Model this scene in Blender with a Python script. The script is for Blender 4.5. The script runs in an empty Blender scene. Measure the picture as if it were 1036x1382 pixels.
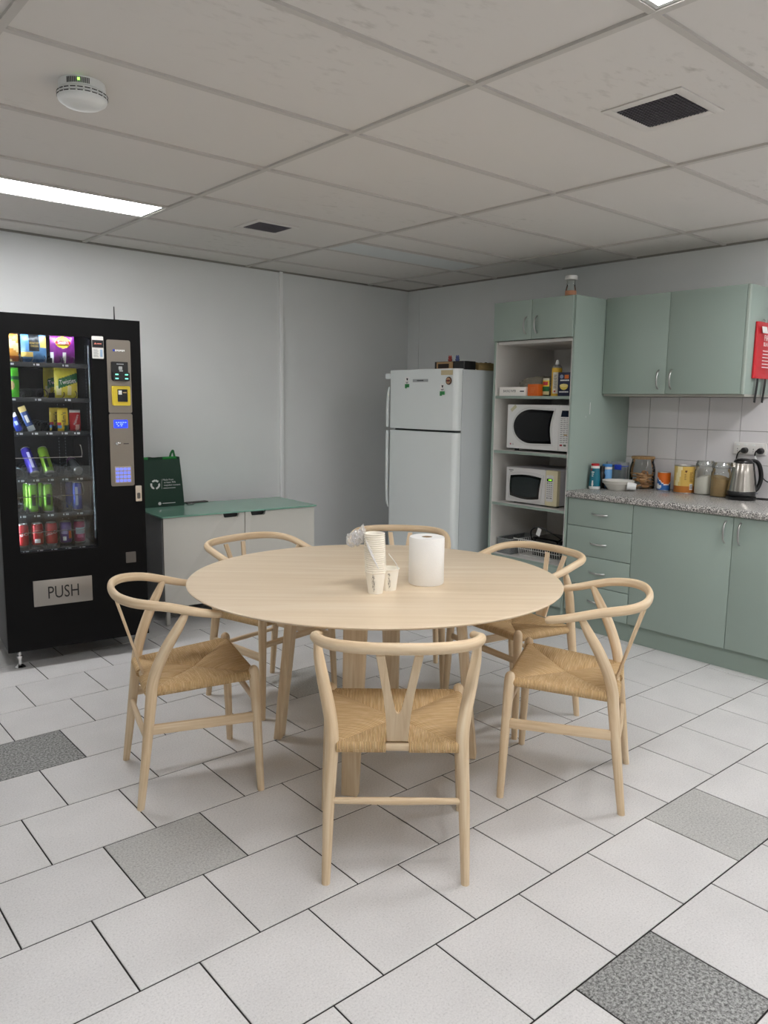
import bpy, bmesh, math, random
from mathutils import Vector, Matrix, noise
random.seed(7)
PI = math.pi
C = bpy.context.scene.collection
rad = math.radians

# ------------------------------------------------------------------ materials
def lin(h):
    if isinstance(h, str):
        h = h.lstrip('#'); c = [int(h[i:i+2], 16)/255 for i in (0, 2, 4)]
    else: c = list(h)
    return tuple(x/12.92 if x <= .04045 else ((x+.055)/1.055)**2.4 for x in c) + (1,)
_m = {}
def newmat(n):
    m = bpy.data.materials.new(n); m.use_nodes = True
    nt = m.node_tree; return m, nt, nt.nodes['Principled BSDF']
def M(n, col=None, rough=.5, metal=0., emit=None, es=0., trans=0., ior=None, alpha=1., coat=0., spec=None, bump=0., bscale=200., var=0., vscale=6.):
    if n in _m: return _m[n]
    m, nt, b = newmat(n)
    b.inputs['Base Color'].default_value = lin(col); b.inputs['Roughness'].default_value = rough
    b.inputs['Metallic'].default_value = metal
    if emit: b.inputs['Emission Color'].default_value = lin(emit); b.inputs['Emission Strength'].default_value = es
    if trans: b.inputs['Transmission Weight'].default_value = trans
    if ior: b.inputs['IOR'].default_value = ior
    if coat: b.inputs['Coat Weight'].default_value = coat
    if spec is not None: b.inputs['Specular IOR Level'].default_value = spec
    if alpha < 1: b.inputs['Alpha'].default_value = alpha
    if bump or var:
        tc = nt.nodes.new('ShaderNodeTexCoord')
    if bump:
        no = nt.nodes.new('ShaderNodeTexNoise'); no.inputs['Scale'].default_value = bscale; no.inputs['Detail'].default_value = 3
        bp = nt.nodes.new('ShaderNodeBump'); bp.inputs['Strength'].default_value = bump; bp.inputs['Distance'].default_value = .002
        nt.links.new(tc.outputs['Object'], no.inputs['Vector']); nt.links.new(no.outputs['Fac'], bp.inputs['Height'])
        nt.links.new(bp.outputs['Normal'], b.inputs['Normal'])
    if var:
        no = nt.nodes.new('ShaderNodeTexNoise'); no.inputs['Scale'].default_value = vscale; no.inputs['Detail'].default_value = 6
        hs = nt.nodes.new('ShaderNodeHueSaturation'); hs.inputs['Color'].default_value = lin(col)
        mr = nt.nodes.new('ShaderNodeMapRange'); mr.inputs['From Min'].default_value = .3; mr.inputs['From Max'].default_value = .7
        mr.inputs['To Min'].default_value = 1-var; mr.inputs['To Max'].default_value = 1+var
        nt.links.new(tc.outputs['Object'], no.inputs['Vector']); nt.links.new(no.outputs['Fac'], mr.inputs['Value'])
        nt.links.new(mr.outputs['Result'], hs.inputs['Value']); nt.links.new(hs.outputs['Color'], b.inputs['Base Color'])
    _m[n] = m; return m
def ramp(nt, src, stops):
    r = nt.nodes.new('ShaderNodeValToRGB'); e = r.color_ramp.elements
    while len(e) < len(stops): e.new(.5)
    for i, (p, c) in enumerate(stops): e[i].position = p; e[i].color = lin(c)
    nt.links.new(src, r.inputs['Fac']); return r.outputs['Color']
def wood(n, c1, c2, c3, su=5, sv=90, rough=.55):
    if n in _m: return _m[n]
    m, nt, b = newmat(n); N = nt.nodes; L = nt.links
    uv = N.new('ShaderNodeUVMap'); uv.uv_map = 'uv'
    mp = N.new('ShaderNodeMapping'); mp.inputs['Scale'].default_value = (su, sv, 1)
    oi = N.new('ShaderNodeObjectInfo'); add = N.new('ShaderNodeVectorMath'); add.operation = 'ADD'
    mul = N.new('ShaderNodeMath'); mul.operation = 'MULTIPLY'; mul.inputs[1].default_value = 37
    L.new(oi.outputs['Random'], mul.inputs[0]); L.new(mul.outputs[0], add.inputs[1]); L.new(uv.outputs['UV'], add.inputs[0])
    L.new(add.outputs[0], mp.inputs['Vector'])
    no = N.new('ShaderNodeTexNoise'); no.inputs['Scale'].default_value = 1; no.inputs['Detail'].default_value = 6; no.inputs['Distortion'].default_value = .6
    L.new(mp.outputs['Vector'], no.inputs['Vector'])
    col = ramp(nt, no.outputs['Fac'], [(.3, c1), (.52, c2), (.72, c3)])
    L.new(col, b.inputs['Base Color']); b.inputs['Roughness'].default_value = rough
    bp = N.new('ShaderNodeBump'); bp.inputs['Strength'].default_value = .12; bp.inputs['Distance'].default_value = .001
    L.new(no.outputs['Fac'], bp.inputs['Height']); L.new(bp.outputs['Normal'], b.inputs['Normal'])
    _m[n] = m; return m
def cord():
    m, nt, b = newmat('paper_cord'); N = nt.nodes; L = nt.links
    uv = N.new('ShaderNodeUVMap'); uv.uv_map = 'uv'; sx = N.new('ShaderNodeSeparateXYZ'); L.new(uv.outputs['UV'], sx.inputs[0])
    no = N.new('ShaderNodeTexNoise'); no.inputs['Scale'].default_value = 25; L.new(uv.outputs['UV'], no.inputs['Vector'])
    ad = N.new('ShaderNodeMath'); ad.operation = 'MULTIPLY_ADD'; ad.inputs[1].default_value = .003; L.new(no.outputs['Fac'], ad.inputs[0]); L.new(sx.outputs['X'], ad.inputs[2])
    mu = N.new('ShaderNodeMath'); mu.operation = 'MULTIPLY'; mu.inputs[1].default_value = 2*PI/.0048; L.new(ad.outputs[0], mu.inputs[0])
    si = N.new('ShaderNodeMath'); si.operation = 'SINE'; L.new(mu.outputs[0], si.inputs[0])
    mr = N.new('ShaderNodeMapRange'); mr.inputs['From Min'].default_value = -1; L.new(si.outputs[0], mr.inputs['Value'])
    n2 = N.new('ShaderNodeTexNoise'); n2.inputs['Scale'].default_value = 1; n2.inputs['Detail'].default_value = 4
    mp = N.new('ShaderNodeMapping'); mp.inputs['Scale'].default_value = (160, 14, 1); L.new(uv.outputs['UV'], mp.inputs['Vector']); L.new(mp.outputs['Vector'], n2.inputs['Vector'])
    c1 = ramp(nt, n2.outputs['Fac'], [(.3, '#d0ab76'), (.5, '#e0bd8a'), (.7, '#edcfa1')])
    c2 = ramp(nt, mr.outputs['Result'], [(0., '#b4b0aa'), (.4, '#f4f4f4'), (1, '#ffffff')])
    mx = N.new('ShaderNodeMix'); mx.data_type = 'RGBA'; mx.blend_type = 'MULTIPLY'; mx.inputs['Factor'].default_value = 1
    L.new(c1, mx.inputs['A']); L.new(c2, mx.inputs['B']); L.new(mx.outputs['Result'], b.inputs['Base Color'])
    bp = N.new('ShaderNodeBump'); bp.inputs['Strength'].default_value = .8; bp.inputs['Distance'].default_value = .002
    L.new(mr.outputs['Result'], bp.inputs['Height']); L.new(bp.outputs['Normal'], b.inputs['Normal']); b.inputs['Roughness'].default_value = .8
    return m
def speckle(n, stops, scale, rough, det=2., nr=.5):
    m, nt, b = newmat(n); N = nt.nodes; L = nt.links
    tc = N.new('ShaderNodeTexCoord'); no = N.new('ShaderNodeTexNoise'); no.inputs['Scale'].default_value = scale; no.inputs['Detail'].default_value = det; no.inputs['Roughness'].default_value = nr
    L.new(tc.outputs['Object'], no.inputs['Vector']); col = ramp(nt, no.outputs['Fac'], stops)
    at = N.new('ShaderNodeAttribute'); at.attribute_name = 'tone'
    n3 = N.new('ShaderNodeTexNoise'); n3.inputs['Scale'].default_value = 5; n3.inputs['Detail'].default_value = 5; L.new(tc.outputs['Object'], n3.inputs['Vector'])
    mr = N.new('ShaderNodeMapRange'); mr.inputs['From Min'].default_value = .3; mr.inputs['From Max'].default_value = .7; mr.inputs['To Min'].default_value = .95; mr.inputs['To Max'].default_value = 1.04
    L.new(n3.outputs['Fac'], mr.inputs['Value'])
    ad = N.new('ShaderNodeMath'); ad.operation = 'ADD'; L.new(mr.outputs['Result'], ad.inputs[0]); L.new(at.outputs['Fac'], ad.inputs[1])
    hs = N.new('ShaderNodeHueSaturation'); L.new(col, hs.inputs['Color']); L.new(ad.outputs[0], hs.inputs['Value']); L.new(hs.outputs['Color'], b.inputs['Base Color'])
    b.inputs['Roughness'].default_value = rough
    return m
def stained(n, col, stain, rough):
    m, nt, b = newmat(n); N = nt.nodes; L = nt.links
    tc = N.new('ShaderNodeTexCoord')
    n1 = N.new('ShaderNodeTexNoise'); n1.inputs['Scale'].default_value = 1.5; n1.inputs['Detail'].default_value = 2
    mp = N.new('ShaderNodeMapping'); mp.inputs['Scale'].default_value = (13, 30, 13); mp.inputs['Rotation'].default_value = (0, 0, .5)
    n2 = N.new('ShaderNodeTexNoise'); n2.inputs['Scale'].default_value = 1; n2.inputs['Detail'].default_value = 3; n2.inputs['Roughness'].default_value = .6
    L.new(tc.outputs['Object'], n1.inputs['Vector']); L.new(tc.outputs['Object'], mp.inputs['Vector']); L.new(mp.outputs['Vector'], n2.inputs['Vector'])
    m1 = N.new('ShaderNodeMapRange'); m1.inputs['From Min'].default_value = .5; m1.inputs['From Max'].default_value = .8; L.new(n1.outputs['Fac'], m1.inputs['Value'])
    m2 = N.new('ShaderNodeMapRange'); m2.inputs['From Min'].default_value = .55; m2.inputs['From Max'].default_value = .8; L.new(n2.outputs['Fac'], m2.inputs['Value'])
    mu = N.new('ShaderNodeMath'); mu.operation = 'MULTIPLY'; L.new(m1.outputs['Result'], mu.inputs[0]); L.new(m2.outputs['Result'], mu.inputs[1])
    mx = N.new('ShaderNodeMix'); mx.data_type = 'RGBA'; mx.inputs['A'].default_value = lin(col); mx.inputs['B'].default_value = lin(stain)
    L.new(mu.outputs[0], mx.inputs['Factor']); L.new(mx.outputs['Result'], b.inputs['Base Color']); b.inputs['Roughness'].default_value = rough
    return m
def clear(n, tint='#ffffff', gloss=.08, diff=0., dcol='#c8cccc', rough=.02, ior=1.45):
    m = bpy.data.materials.new(n); m.use_nodes = True; nt = m.node_tree; N = nt.nodes; L = nt.links
    N.remove(N['Principled BSDF']); out = N['Material Output']
    t = N.new('ShaderNodeBsdfTransparent'); t.inputs['Color'].default_value = lin(tint)
    g = N.new('ShaderNodeBsdfGlossy'); g.inputs['Roughness'].default_value = rough; g.inputs['Color'].default_value = (1, 1, 1, 1)
    fr = N.new('ShaderNodeFresnel'); fr.inputs['IOR'].default_value = ior
    ad = N.new('ShaderNodeMath'); ad.operation = 'ADD'; ad.inputs[1].default_value = gloss; L.new(fr.outputs[0], ad.inputs[0])
    mx = N.new('ShaderNodeMixShader'); L.new(ad.outputs[0], mx.inputs['Fac']); L.new(t.outputs[0], mx.inputs[1]); L.new(g.outputs[0], mx.inputs[2])
    o = mx.outputs[0]
    if diff:
        d = N.new('ShaderNodeBsdfDiffuse'); d.inputs['Color'].default_value = lin(dcol)
        m2 = N.new('ShaderNodeMixShader'); m2.inputs['Fac'].default_value = diff; L.new(o, m2.inputs[1]); L.new(d.outputs[0], m2.inputs[2]); o = m2.outputs[0]
    L.new(o, out.inputs['Surface']); return m

WOOD = wood('soaped_oak', '#d0b590', '#dec6a3', '#e8d5b7', 4, 60)
WOODT = wood('tabletop_oak', '#dac5a6', '#e1cdb0', '#e8d7bd', 1.6, 26, .4)
CORD = cord()
WHITE = M('white_enamel', '#e6e8e6', .3); WALL = M('painted_wall', '#e6e8e7', .75, var=.015, vscale=3)
GREEN = M('sage_laminate', '#9aaaa1', .45, var=.015, vscale=4); GREENK = M('sage_edge', '#92a298', .45)
MELA = M('white_melamine', '#d9d7d2', .5); STEEL = M('brushed_steel', '#b9b7b2', .32, 1.); CHROME = M('chrome', '#d8d8d8', .12, 1.)
BLACK = M('black_plastic', '#141414', .4); BLACKG = M('black_gloss', '#060607', .08); DGREY = M('dark_grey', '#3c3d3e', .5)
PAPER = M('white_paper', '#f2f0ea', .8); INK = M('print_ink', '#1d1d1f', .7); PRW = M('print_white', '#eeeeec', .6)
GLASS = clear('clear_glass', gloss=0., ior=1.22); JARG = clear('jar_glass', '#fbfdfc', .01, ior=1.35)
RED = M('red_print', '#c0202a', .4); BLUE = M('blue_print', '#2340b8', .4); YEL = M('yellow_print', '#ecd23a', .45)
LGREEN = M('light_green_print', '#62b52e', .4); PURP = M('purple_print', '#7a2a86', .4); NAVY = M('navy_print', '#141b3c', .45)
ORNG = M('orange_print', '#e0701e', .45); DKGRN = M('dark_green_print', '#1a6a35', .45); PINK = M('pink_print', '#b02a64', .4)
TEAL = M('teal_print', '#0e7186', .4); SKY = M('sky_print', '#6aa6dc', .4); BROWN = M('brown_card', '#7a5630', .7); TAN = M('tan_wood', '#b39a6b', .6)
GOLD = M('gold_print', '#d6b25a', .35)

# ------------------------------------------------------------------ mesh builder
_txt = {}
def text_mesh(s):
    if s not in _txt:
        cu = bpy.data.curves.new('lettering', 'FONT'); cu.body = s; cu.size = 1; cu.align_x = 'CENTER'; cu.align_y = 'CENTER'; cu.resolution_u = 3
        ob = bpy.data.objects.new('lettering', cu); C.objects.link(ob)
        dg = bpy.context.evaluated_depsgraph_get()
        me = bpy.data.meshes.new_from_object(ob.evaluated_get(dg))
        _txt[s] = ([tuple(v.co) for v in me.vertices], [tuple(p.vertices) for p in me.polygons])
        bpy.data.objects.remove(ob); bpy.data.curves.remove(cu); bpy.data.meshes.remove(me)
    return _txt[s]
for _s in ('PUSH', "Smith's", 'Twisties', 'HONEY SOY', 'CHICKEN', "m&m's", 'Maltesers', 'Coca-Cola', 'LG', 'PASTA', 'FIRE', 'BLANKET', 'BAKING PAPER', 'Made from', 'at least 75%', 'recycled content'): text_mesh(_s)
class B:
    def __init__(s): s.bm = bmesh.new(); s.uv = s.bm.loops.layers.uv.new('uv'); s.done = set()
    def _merge(s, t, mi, Mx=None):
        if Mx is not None: bmesh.ops.transform(t, matrix=Mx, verts=t.verts)
        vm = {}
        for v in t.verts: vm[v] = s.bm.verts.new(v.co)
        for f in t.faces:
            try: g = s.bm.faces.new([vm[v] for v in f.verts])
            except ValueError: continue
            g.material_index = mi
        t.free()
    def box(s, x0, x1, y0, y1, z0, z1, bev=0., mi=0, seg=2, Mx=None):
        t = bmesh.new(); bmesh.ops.create_cube(t, size=1)
        for v in t.verts: v.co = Vector(((x0+x1)/2+v.co.x*(x1-x0), (y0+y1)/2+v.co.y*(y1-y0), (z0+z1)/2+v.co.z*(z1-z0)))
        if bev: bmesh.ops.bevel(t, geom=t.edges[:], offset=bev, segments=seg, affect='EDGES', profile=.5)
        s._merge(t, mi, Mx); return s
    def vbox(s, x0, x1, y0, y1, z0, z1, r, mi=0, seg=4, axis='y', edges=None):
        """box whose edges parallel to one axis are rounded"""
        t = bmesh.new(); bmesh.ops.create_cube(t, size=1)
        for v in t.verts: v.co = Vector(((x0+x1)/2+v.co.x*(x1-x0), (y0+y1)/2+v.co.y*(y1-y0), (z0+z1)/2+v.co.z*(z1-z0)))
        k = 'xyz'.index(axis); es = []
        for e in t.edges:
            d = (e.verts[1].co-e.verts[0].co).normalized()
            if abs(d[k]) > .9 and (edges is None or edges((e.verts[0].co+e.verts[1].co)/2)): es.append(e)
        bmesh.ops.bevel(t, geom=es, offset=r, segments=seg, affect='EDGES', profile=.5)
        s._merge(t, mi); return s
    def lathe(s, prof, c=(0, 0, 0), n=32, mi=0, Mx=None, mis=None):
        bm = s.bm; rings = []
        for r, z in prof:
            if r < 1e-6: rings.append([bm.verts.new((c[0], c[1], c[2]+z))])
            else: rings.append([bm.verts.new((c[0]+r*math.cos(2*PI*i/n), c[1]+r*math.sin(2*PI*i/n), c[2]+z)) for i in range(n)])
        vs = [v for g in rings for v in g]; acc = 0
        for k in range(len(rings)-1):
            a, b = rings[k], rings[k+1]; l = math.hypot(prof[k+1][0]-prof[k][0], prof[k+1][1]-prof[k][1]); R = max(prof[k][0], prof[k+1][0])
            for i in range(n):
                j = (i+1) % n
                if len(a) == 1 and len(b) == 1: continue
                if len(a) == 1: f = bm.faces.new((a[0], b[j], b[i])); u = ((acc, 0), (acc+l, R*2*PI*(i+1)/n), (acc+l, R*2*PI*i/n))
                elif len(b) == 1: f = bm.faces.new((a[i], a[j], b[0])); u = ((acc, R*2*PI*i/n), (acc, R*2*PI*(i+1)/n), (acc+l, 0))
                else: f = bm.faces.new((a[i], a[j], b[j], b[i])); u = ((acc, R*2*PI*i/n), (acc, R*2*PI*(i+1)/n), (acc+l, R*2*PI*(i+1)/n), (acc+l, R*2*PI*i/n))
                for lo, q in zip(f.loops, u): lo[s.uv].uv = q
                s.done.add(f); f.material_index = mis[k] if mis else mi
            acc += l
        if Mx is not None: bmesh.ops.transform(bm, matrix=Mx, verts=vs)
        return s
    def tube(s, pts, r, n=12, mi=0, r2=None, up=(0, 0, 1), cap=True, closed=False, dome=False, soft=0):
        """sweep an ellipse (r across, r2 along 'up') through points"""
        P = [Vector(p) for p in pts]; m = len(P)
        R = list(r) if hasattr(r, '__len__') else [r]*m
        R2 = R if r2 is None else (list(r2) if hasattr(r2, '__len__') else [r2]*m)
        if soft:
            Q = []; A = []; A2 = []; q = m if closed else m-1
            for i in range(q):
                p0 = P[(i-1) % m] if closed or i else P[0]*2-P[1]; p1 = P[i]; p2 = P[(i+1) % m]; p3 = P[(i+2) % m] if closed or i+2 < m else P[-1]*2-P[-2]
                for k in range(soft):
                    t = k/soft
                    Q.append(.5*((2*p1)+(p2-p0)*t+(2*p0-5*p1+4*p2-p3)*t*t+(3*p1-p0-3*p2+p3)*t**3)); j = (i+1) % m
                    A.append(R[i]+(R[j]-R[i])*t); A2.append(R2[i]+(R2[j]-R2[i])*t)
            if not closed: Q.append(P[-1]); A.append(R[-1]); A2.append(R2[-1])
            P, R, R2 = Q, A, A2; m = len(P)
        if dome:
            for e in (0, -1):
                d = (P[e]-P[1 if e == 0 else -2]).normalized(); rr = R[e]; rr2 = R2[e]; base = P[e].copy(); new = []
                for a in (.5, .85): new.append((base+d*rr*a, rr*math.sqrt(1-a*a), rr2*math.sqrt(1-a*a)))
                if e == 0:
                    for q in new: P.insert(0, q[0]); R.insert(0, q[1]); R2.insert(0, q[2])
                else:
                    for q in new: P.append(q[0]); R.append(q[1]); R2.append(q[2])
            m = len(P)
        rings = []; acc = [0]
        U = Vector(up); prev = None
        for i in range(m):
            a = P[i-1] if (i or closed) else P[0]; b = P[(i+1) % m] if (i < m-1 or closed) else P[-1]
            d = (b-a).normalized()
            x = d.cross(U)
            if x.length < .1: x = d.cross(Vector((0, 1, 0))) if prev is None else prev.cross(Vector()) or prev
            if x.length < 1e-4: x = prev
            x = x.normalized()
            if prev is not None and x.dot(prev) < 0: x = -x
            prev = x; y = x.cross(d).normalized()
            rings.append([s.bm.verts.new(P[i]+x*R[i]*math.cos(2*PI*k/n)+y*R2[i]*math.sin(2*PI*k/n)) for k in range(n)])
            if i: acc.append(acc[-1]+(P[i]-P[i-1]).length)
        rm = max(max(R), max(R2))
        for i in range(m if closed else m-1):
            a, b = rings[i], rings[(i+1) % m]; u0 = acc[i]; u1 = acc[i+1] if i+1 < m else acc[i]+(P[0]-P[-1]).length
            for k in range(n):
                j = (k+1) % n; f = s.bm.faces.new((a[k], a[j], b[j], b[k])); f.material_index = mi; s.done.add(f)
                for lo, q in zip(f.loops, ((u0, k), (u0, k+1), (u1, k+1), (u1, k))): lo[s.uv].uv = (q[0], q[1]*2*PI*rm/n)
        if cap and not closed:
            for g, rv in ((rings[0], True), (rings[-1], False)):
                f = s.bm.faces.new(g[::-1] if rv else g); f.material_index = mi
        return s
    def prism(s, pts, d0, d1, plane='xz', mi=0, Mx=None, bev=0.):
        """extrude a 2-D outline; plane xz -> depth along y, xy -> depth along z, yz -> along x"""
        t = bmesh.new()
        def P(p, d): return {'xz': (p[0], d, p[1]), 'xy': (p[0], p[1], d), 'yz': (d, p[0], p[1])}[plane]
        a = [t.verts.new(P(p, d0)) for p in pts]; b = [t.verts.new(P(p, d1)) for p in pts]; n = len(pts)
        for i in range(n): t.faces.new((a[i], a[(i+1) % n], b[(i+1) % n], b[i]))
        f0 = t.faces.new(a[::-1]); f1 = t.faces.new(b)
        if bev: bmesh.ops.bevel(t, geom=list(f0.edges)+list(f1.edges), offset=bev, segments=2, affect='EDGES', profile=.5)
        bmesh.ops.recalc_face_normals(t, faces=t.faces[:])
        s._merge(t, mi, Mx); return s
    def text(s, st, size, o, mi=0, bend=None, rot=0., sx=1., Mx=None):
        """lettering in the xz plane facing -y; bend = radius of a cylinder with axis through (o.x, o.y+radius)"""
        vs, fs = text_mesh(st); nv = []
        for x, y, z in vs:
            x, y = x*size*sx, y*size
            x, y = x*math.cos(rot)-y*math.sin(rot), x*math.sin(rot)+y*math.cos(rot)
            if bend: a = x/bend; p = Vector((o[0]+bend*math.sin(a), o[1]+bend*(1-math.cos(a)), o[2]+y))
            else: p = Vector((o[0]+x, o[1], o[2]+y))
            if Mx is not None: p = Mx @ p
            nv.append(s.bm.verts.new(p))
        for f in fs:
            try: g = s.bm.faces.new([nv[i] for i in f]); g.material_index = mi
            except ValueError: pass
        return s
    def pillow(s, w, h, t, fn=None, n=14, Mx=None, crimp=.012, jag=.003):
        """filled snack bag standing in the xz plane, front towards -y"""
        g = {}
        for sd in (-1, 1):
            for i in range(n+1):
                for j in range(n+1):
                    u = i/n*2-1; v = j/n*2-1
                    k = max(0, 1-abs(u)**2.2)**.8*max(0, 1-abs(v*h/(h-crimp*1.6))**2.4)**.8 if abs(v) < 1-1.6*crimp/h else 0
                    if sd == 1 and (i in (0, n) or j in (0, n)): continue
                    wob = (.07*t*noise.noise(Vector((u*3, v*3, sd+w*40)))+.05*t*math.sin(u*14+3*noise.noise(Vector((u, v, w*90))))*abs(v)**3)*(k > 0)
                    x = u*w/2*(1-.03*k-.07*abs(v)**4+.05*abs(v)**14); z = h/2+v*h/2
                    if j in (0, n): z += jag*(1 if i % 2 else -1)*.5
                    g[sd, i, j] = s.bm.verts.new((Mx or Matrix()) @ Vector((x, sd*(t/2*k)+wob, z)))
        def V(sd, i, j): return g.get((sd, i, j)) or g[-1, i, j]
        for sd in (-1, 1):
            for i in range(n):
                for j in range(n):
                    q = [V(sd, i, j), V(sd, i+1, j), V(sd, i+1, j+1), V(sd, i, j+1)]
                    if sd == 1: q = q[::-1]
                    try: f = s.bm.faces.new(q)
                    except ValueError: continue
                    f.material_index = fn((i+.5)/n*2-1, (j+.5)/n*2-1) if fn else 0
        return s
    def build(s, name, mats, parent=None, grain='z', ang=40, loc=None, flip=False):
        bm = s.bm
        if flip: bmesh.ops.recalc_face_normals(bm, faces=bm.faces[:])
        gi = 'xyz'.index(grain)
        for f in bm.faces:
            if f in s.done: continue
            nn = [abs(c) for c in f.normal] if f.normal.length else [0, 0, 1]
            f.normal_update(); nn = [abs(c) for c in f.normal]
            o = [k for k in range(3) if k != gi]
            vk = o[0] if nn[o[1]] >= nn[o[0]] else o[1]
            for lo in f.loops: lo[s.uv].uv = (lo.vert.co[gi], lo.vert.co[vk])
        me = bpy.data.meshes.new(name); bm.to_mesh(me); bm.free()
        for m in (mats if isinstance(mats, (list, tuple)) else [mats]): me.materials.append(m)
        for p in me.polygons: p.use_smooth = True
        me.set_sharp_from_angle(angle=rad(ang))
        o = bpy.data.objects.new(name, me); C.objects.link(o)
        if parent: o.parent = parent
        if loc: o.location = loc
        return o
def tag(o, label, cat, group=None):
    o['label'] = label; o['category'] = cat
    if group: o['group'] = group
    return o
def thing(name, label, cat, loc=(0, 0, 0), rz=0., group=None):
    o = bpy.data.objects.new(name, None); C.objects.link(o); o.empty_display_size = .05
    o.location = loc; o.rotation_euler = (0, 0, rz); return tag(o, label, cat, group)
def struct(o): o['kind'] = 'structure'; return o
def place(o, loc, rz=0.): o.location = loc; o.rotation_euler = (0, 0, rz); return o
def dup(root, loc, rz, label=None, group=None):
    r = root.copy(); C.objects.link(r); r.location = loc; r.rotation_euler = (0, 0, rz)
    if label: r['label'] = label
    if group: r['group'] = group
    for ch in list(root.children):
        c = ch.copy(); C.objects.link(c); c.parent = r
        for g in list(ch.children): d = g.copy(); C.objects.link(d); d.parent = c
    return r
KIT = -PI/2                                     # things on the right wall face -x

# ------------------------------------------------------------------ camera
HF = 1.415
cd = bpy.data.cameras.new('camera'); cam = bpy.data.objects.new('camera', cd); C.objects.link(cam)
yaw, pit, rol = 0.71463, -0.14098, 0.01336
f = Vector((math.sin(yaw)*math.cos(pit), math.cos(yaw)*math.cos(pit), math.sin(pit))); r0 = Vector((math.cos(yaw), -math.sin(yaw), 0)); u0 = r0.cross(f)
r_ = r0*math.cos(rol)+u0*math.sin(rol); u_ = -r0*math.sin(rol)+u0*math.cos(rol)
cam.matrix_world = Matrix(((r_.x, u_.x, -f.x, 0), (r_.y, u_.y, -f.y, 0), (r_.z, u_.z, -f.z, HF), (0, 0, 0, 1)))
cd.sensor_fit = 'HORIZONTAL'; cd.sensor_width = 36; cd.lens = 36*1045.147/1036; cd.clip_start = .02
bpy.context.scene.camera = cam

# ------------------------------------------------------------------ room
ZC = 2.372; XR = 4.70; X0 = -1.75; Y0 = -3.05
def ybw(x): return 4.988+(x-1.36)*.0425
TH = -.0133; FX0 = 1.0431*HF; FY0 = 1.1725*HF; DX = .2364*HF; DY = .2338*HF; OFF = -.4646
def tile_id(x, y):
    c, s = math.cos(-TH), math.sin(-TH); lx, ly = c*x-s*y, s*x+c*y
    j = math.floor((FY0-ly)/DY); k = math.floor((lx-FX0)/DX-(OFF if j % 2 else 0)); return j, k
DARK = {tile_id(1.669, .856), tile_id(.833, 3.139)}
MID = {tile_id(.962, 2.13), tile_id(2.477, 1.112), tile_id(2.135, 3.151)}
t_ = B(); tone = []
bmf = t_.bm; lay = bmf.faces.layers.float.new('tone')
bmf.faces.ensure_lookup_table()
for j in range(-17, 16):
    for k in range(-15, 14):
        ox = FX0+DX*(k+(OFF if j % 2 else 0)); oy = FY0-DY*j; g = .0024; e = .0018
        c, s = math.cos(TH), math.sin(TH)
        cx, cy = ox+DX/2, oy-DY/2; wx, wy = c*cx-s*cy, s*cx+c*cy
        if not (X0-.3 < wx < XR+.1 and Y0-.3 < wy < ybw(wx)+.1): continue
        mi = 1 if (j, k) in MID else 2 if (j, k) in DARK else 0
        hsh = random.uniform(-.035, .03)
        def P(x, y, z): return bmf.verts.new((c*x-s*y, s*x+c*y, z))
        o = [(ox+g, oy-DY+g), (ox+DX-g, oy-DY+g), (ox+DX-g, oy-g), (ox+g, oy-g)]
        i_ = [(ox+g+e, oy-DY+g+e), (ox+DX-g-e, oy-DY+g+e), (ox+DX-g-e, oy-g-e), (ox+g+e, oy-g-e)]
        lo = [P(x, y, -.003) for x, y in o]; md = [P(x, y, -.0012) for x, y in o]; tp = [P(x, y, 0) for x, y in i_]
        fs = [bmf.faces.new(tp)]
        for q in range(4):
            w = (q+1) % 4; fs.append(bmf.faces.new((md[q], md[w], tp[w], tp[q]))); fs.append(bmf.faces.new((lo[q], lo[w], md[w], md[q])))
        for ff in fs: ff.material_index = mi; ff[lay] = hsh
gq = [bmf.verts.new(v) for v in ((X0-.3, Y0-.3, -.0022), (XR+.3, Y0-.3, -.0022), (XR+.3, 5.5, -.0022), (X0-.3, 5.5, -.0022))]
gf = bmf.faces.new(gq); gf.material_index = 3
TILE = speckle('pale_floor_tile', [(.30, '#a9a8a7'), (.43, '#d0cfce'), (.62, '#dddcdb')], 170, .42, 5, .8)
TILEM = speckle('grey_floor_tile', [(.34, '#8f8f8d'), (.5, '#b9b9b6'), (.64, '#cbcbc8')], 150, .5, 5, .8)
TILED = speckle('dark_floor_tile', [(.38, '#343435'), (.48, '#7e7f7d'), (.58, '#b6b7b5')], 120, .5, 5, .85)
GROUT = M('dark_grout', '#1f1d1c', .9)
struct(t_.build('floor', [TILE, TILEM, TILED, GROUT], ang=25))

def wallbox(name, x0, x1, y0, y1, z0=-.01, z1=2.6, rz=0, loc=(0, 0, 0), mat=WALL):
    o = B().box(x0, x1, y0, y1, z0, z1).build(name, mat); o.location = loc; o.rotation_euler = (0, 0, rz); return struct(o)
wallbox('wall_back', -3.3, 3.6, 0, .1, rz=math.atan(.0425), loc=(1.36, 4.988, 0))
wallbox('wall_right', XR, XR+.1, Y0-.1, 5.3)
wallbox('wall_left', X0-.1, X0, Y0-.1, 5.3)
wallbox('wall_front', X0-.1, XR+.1, Y0-.1, Y0)
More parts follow.
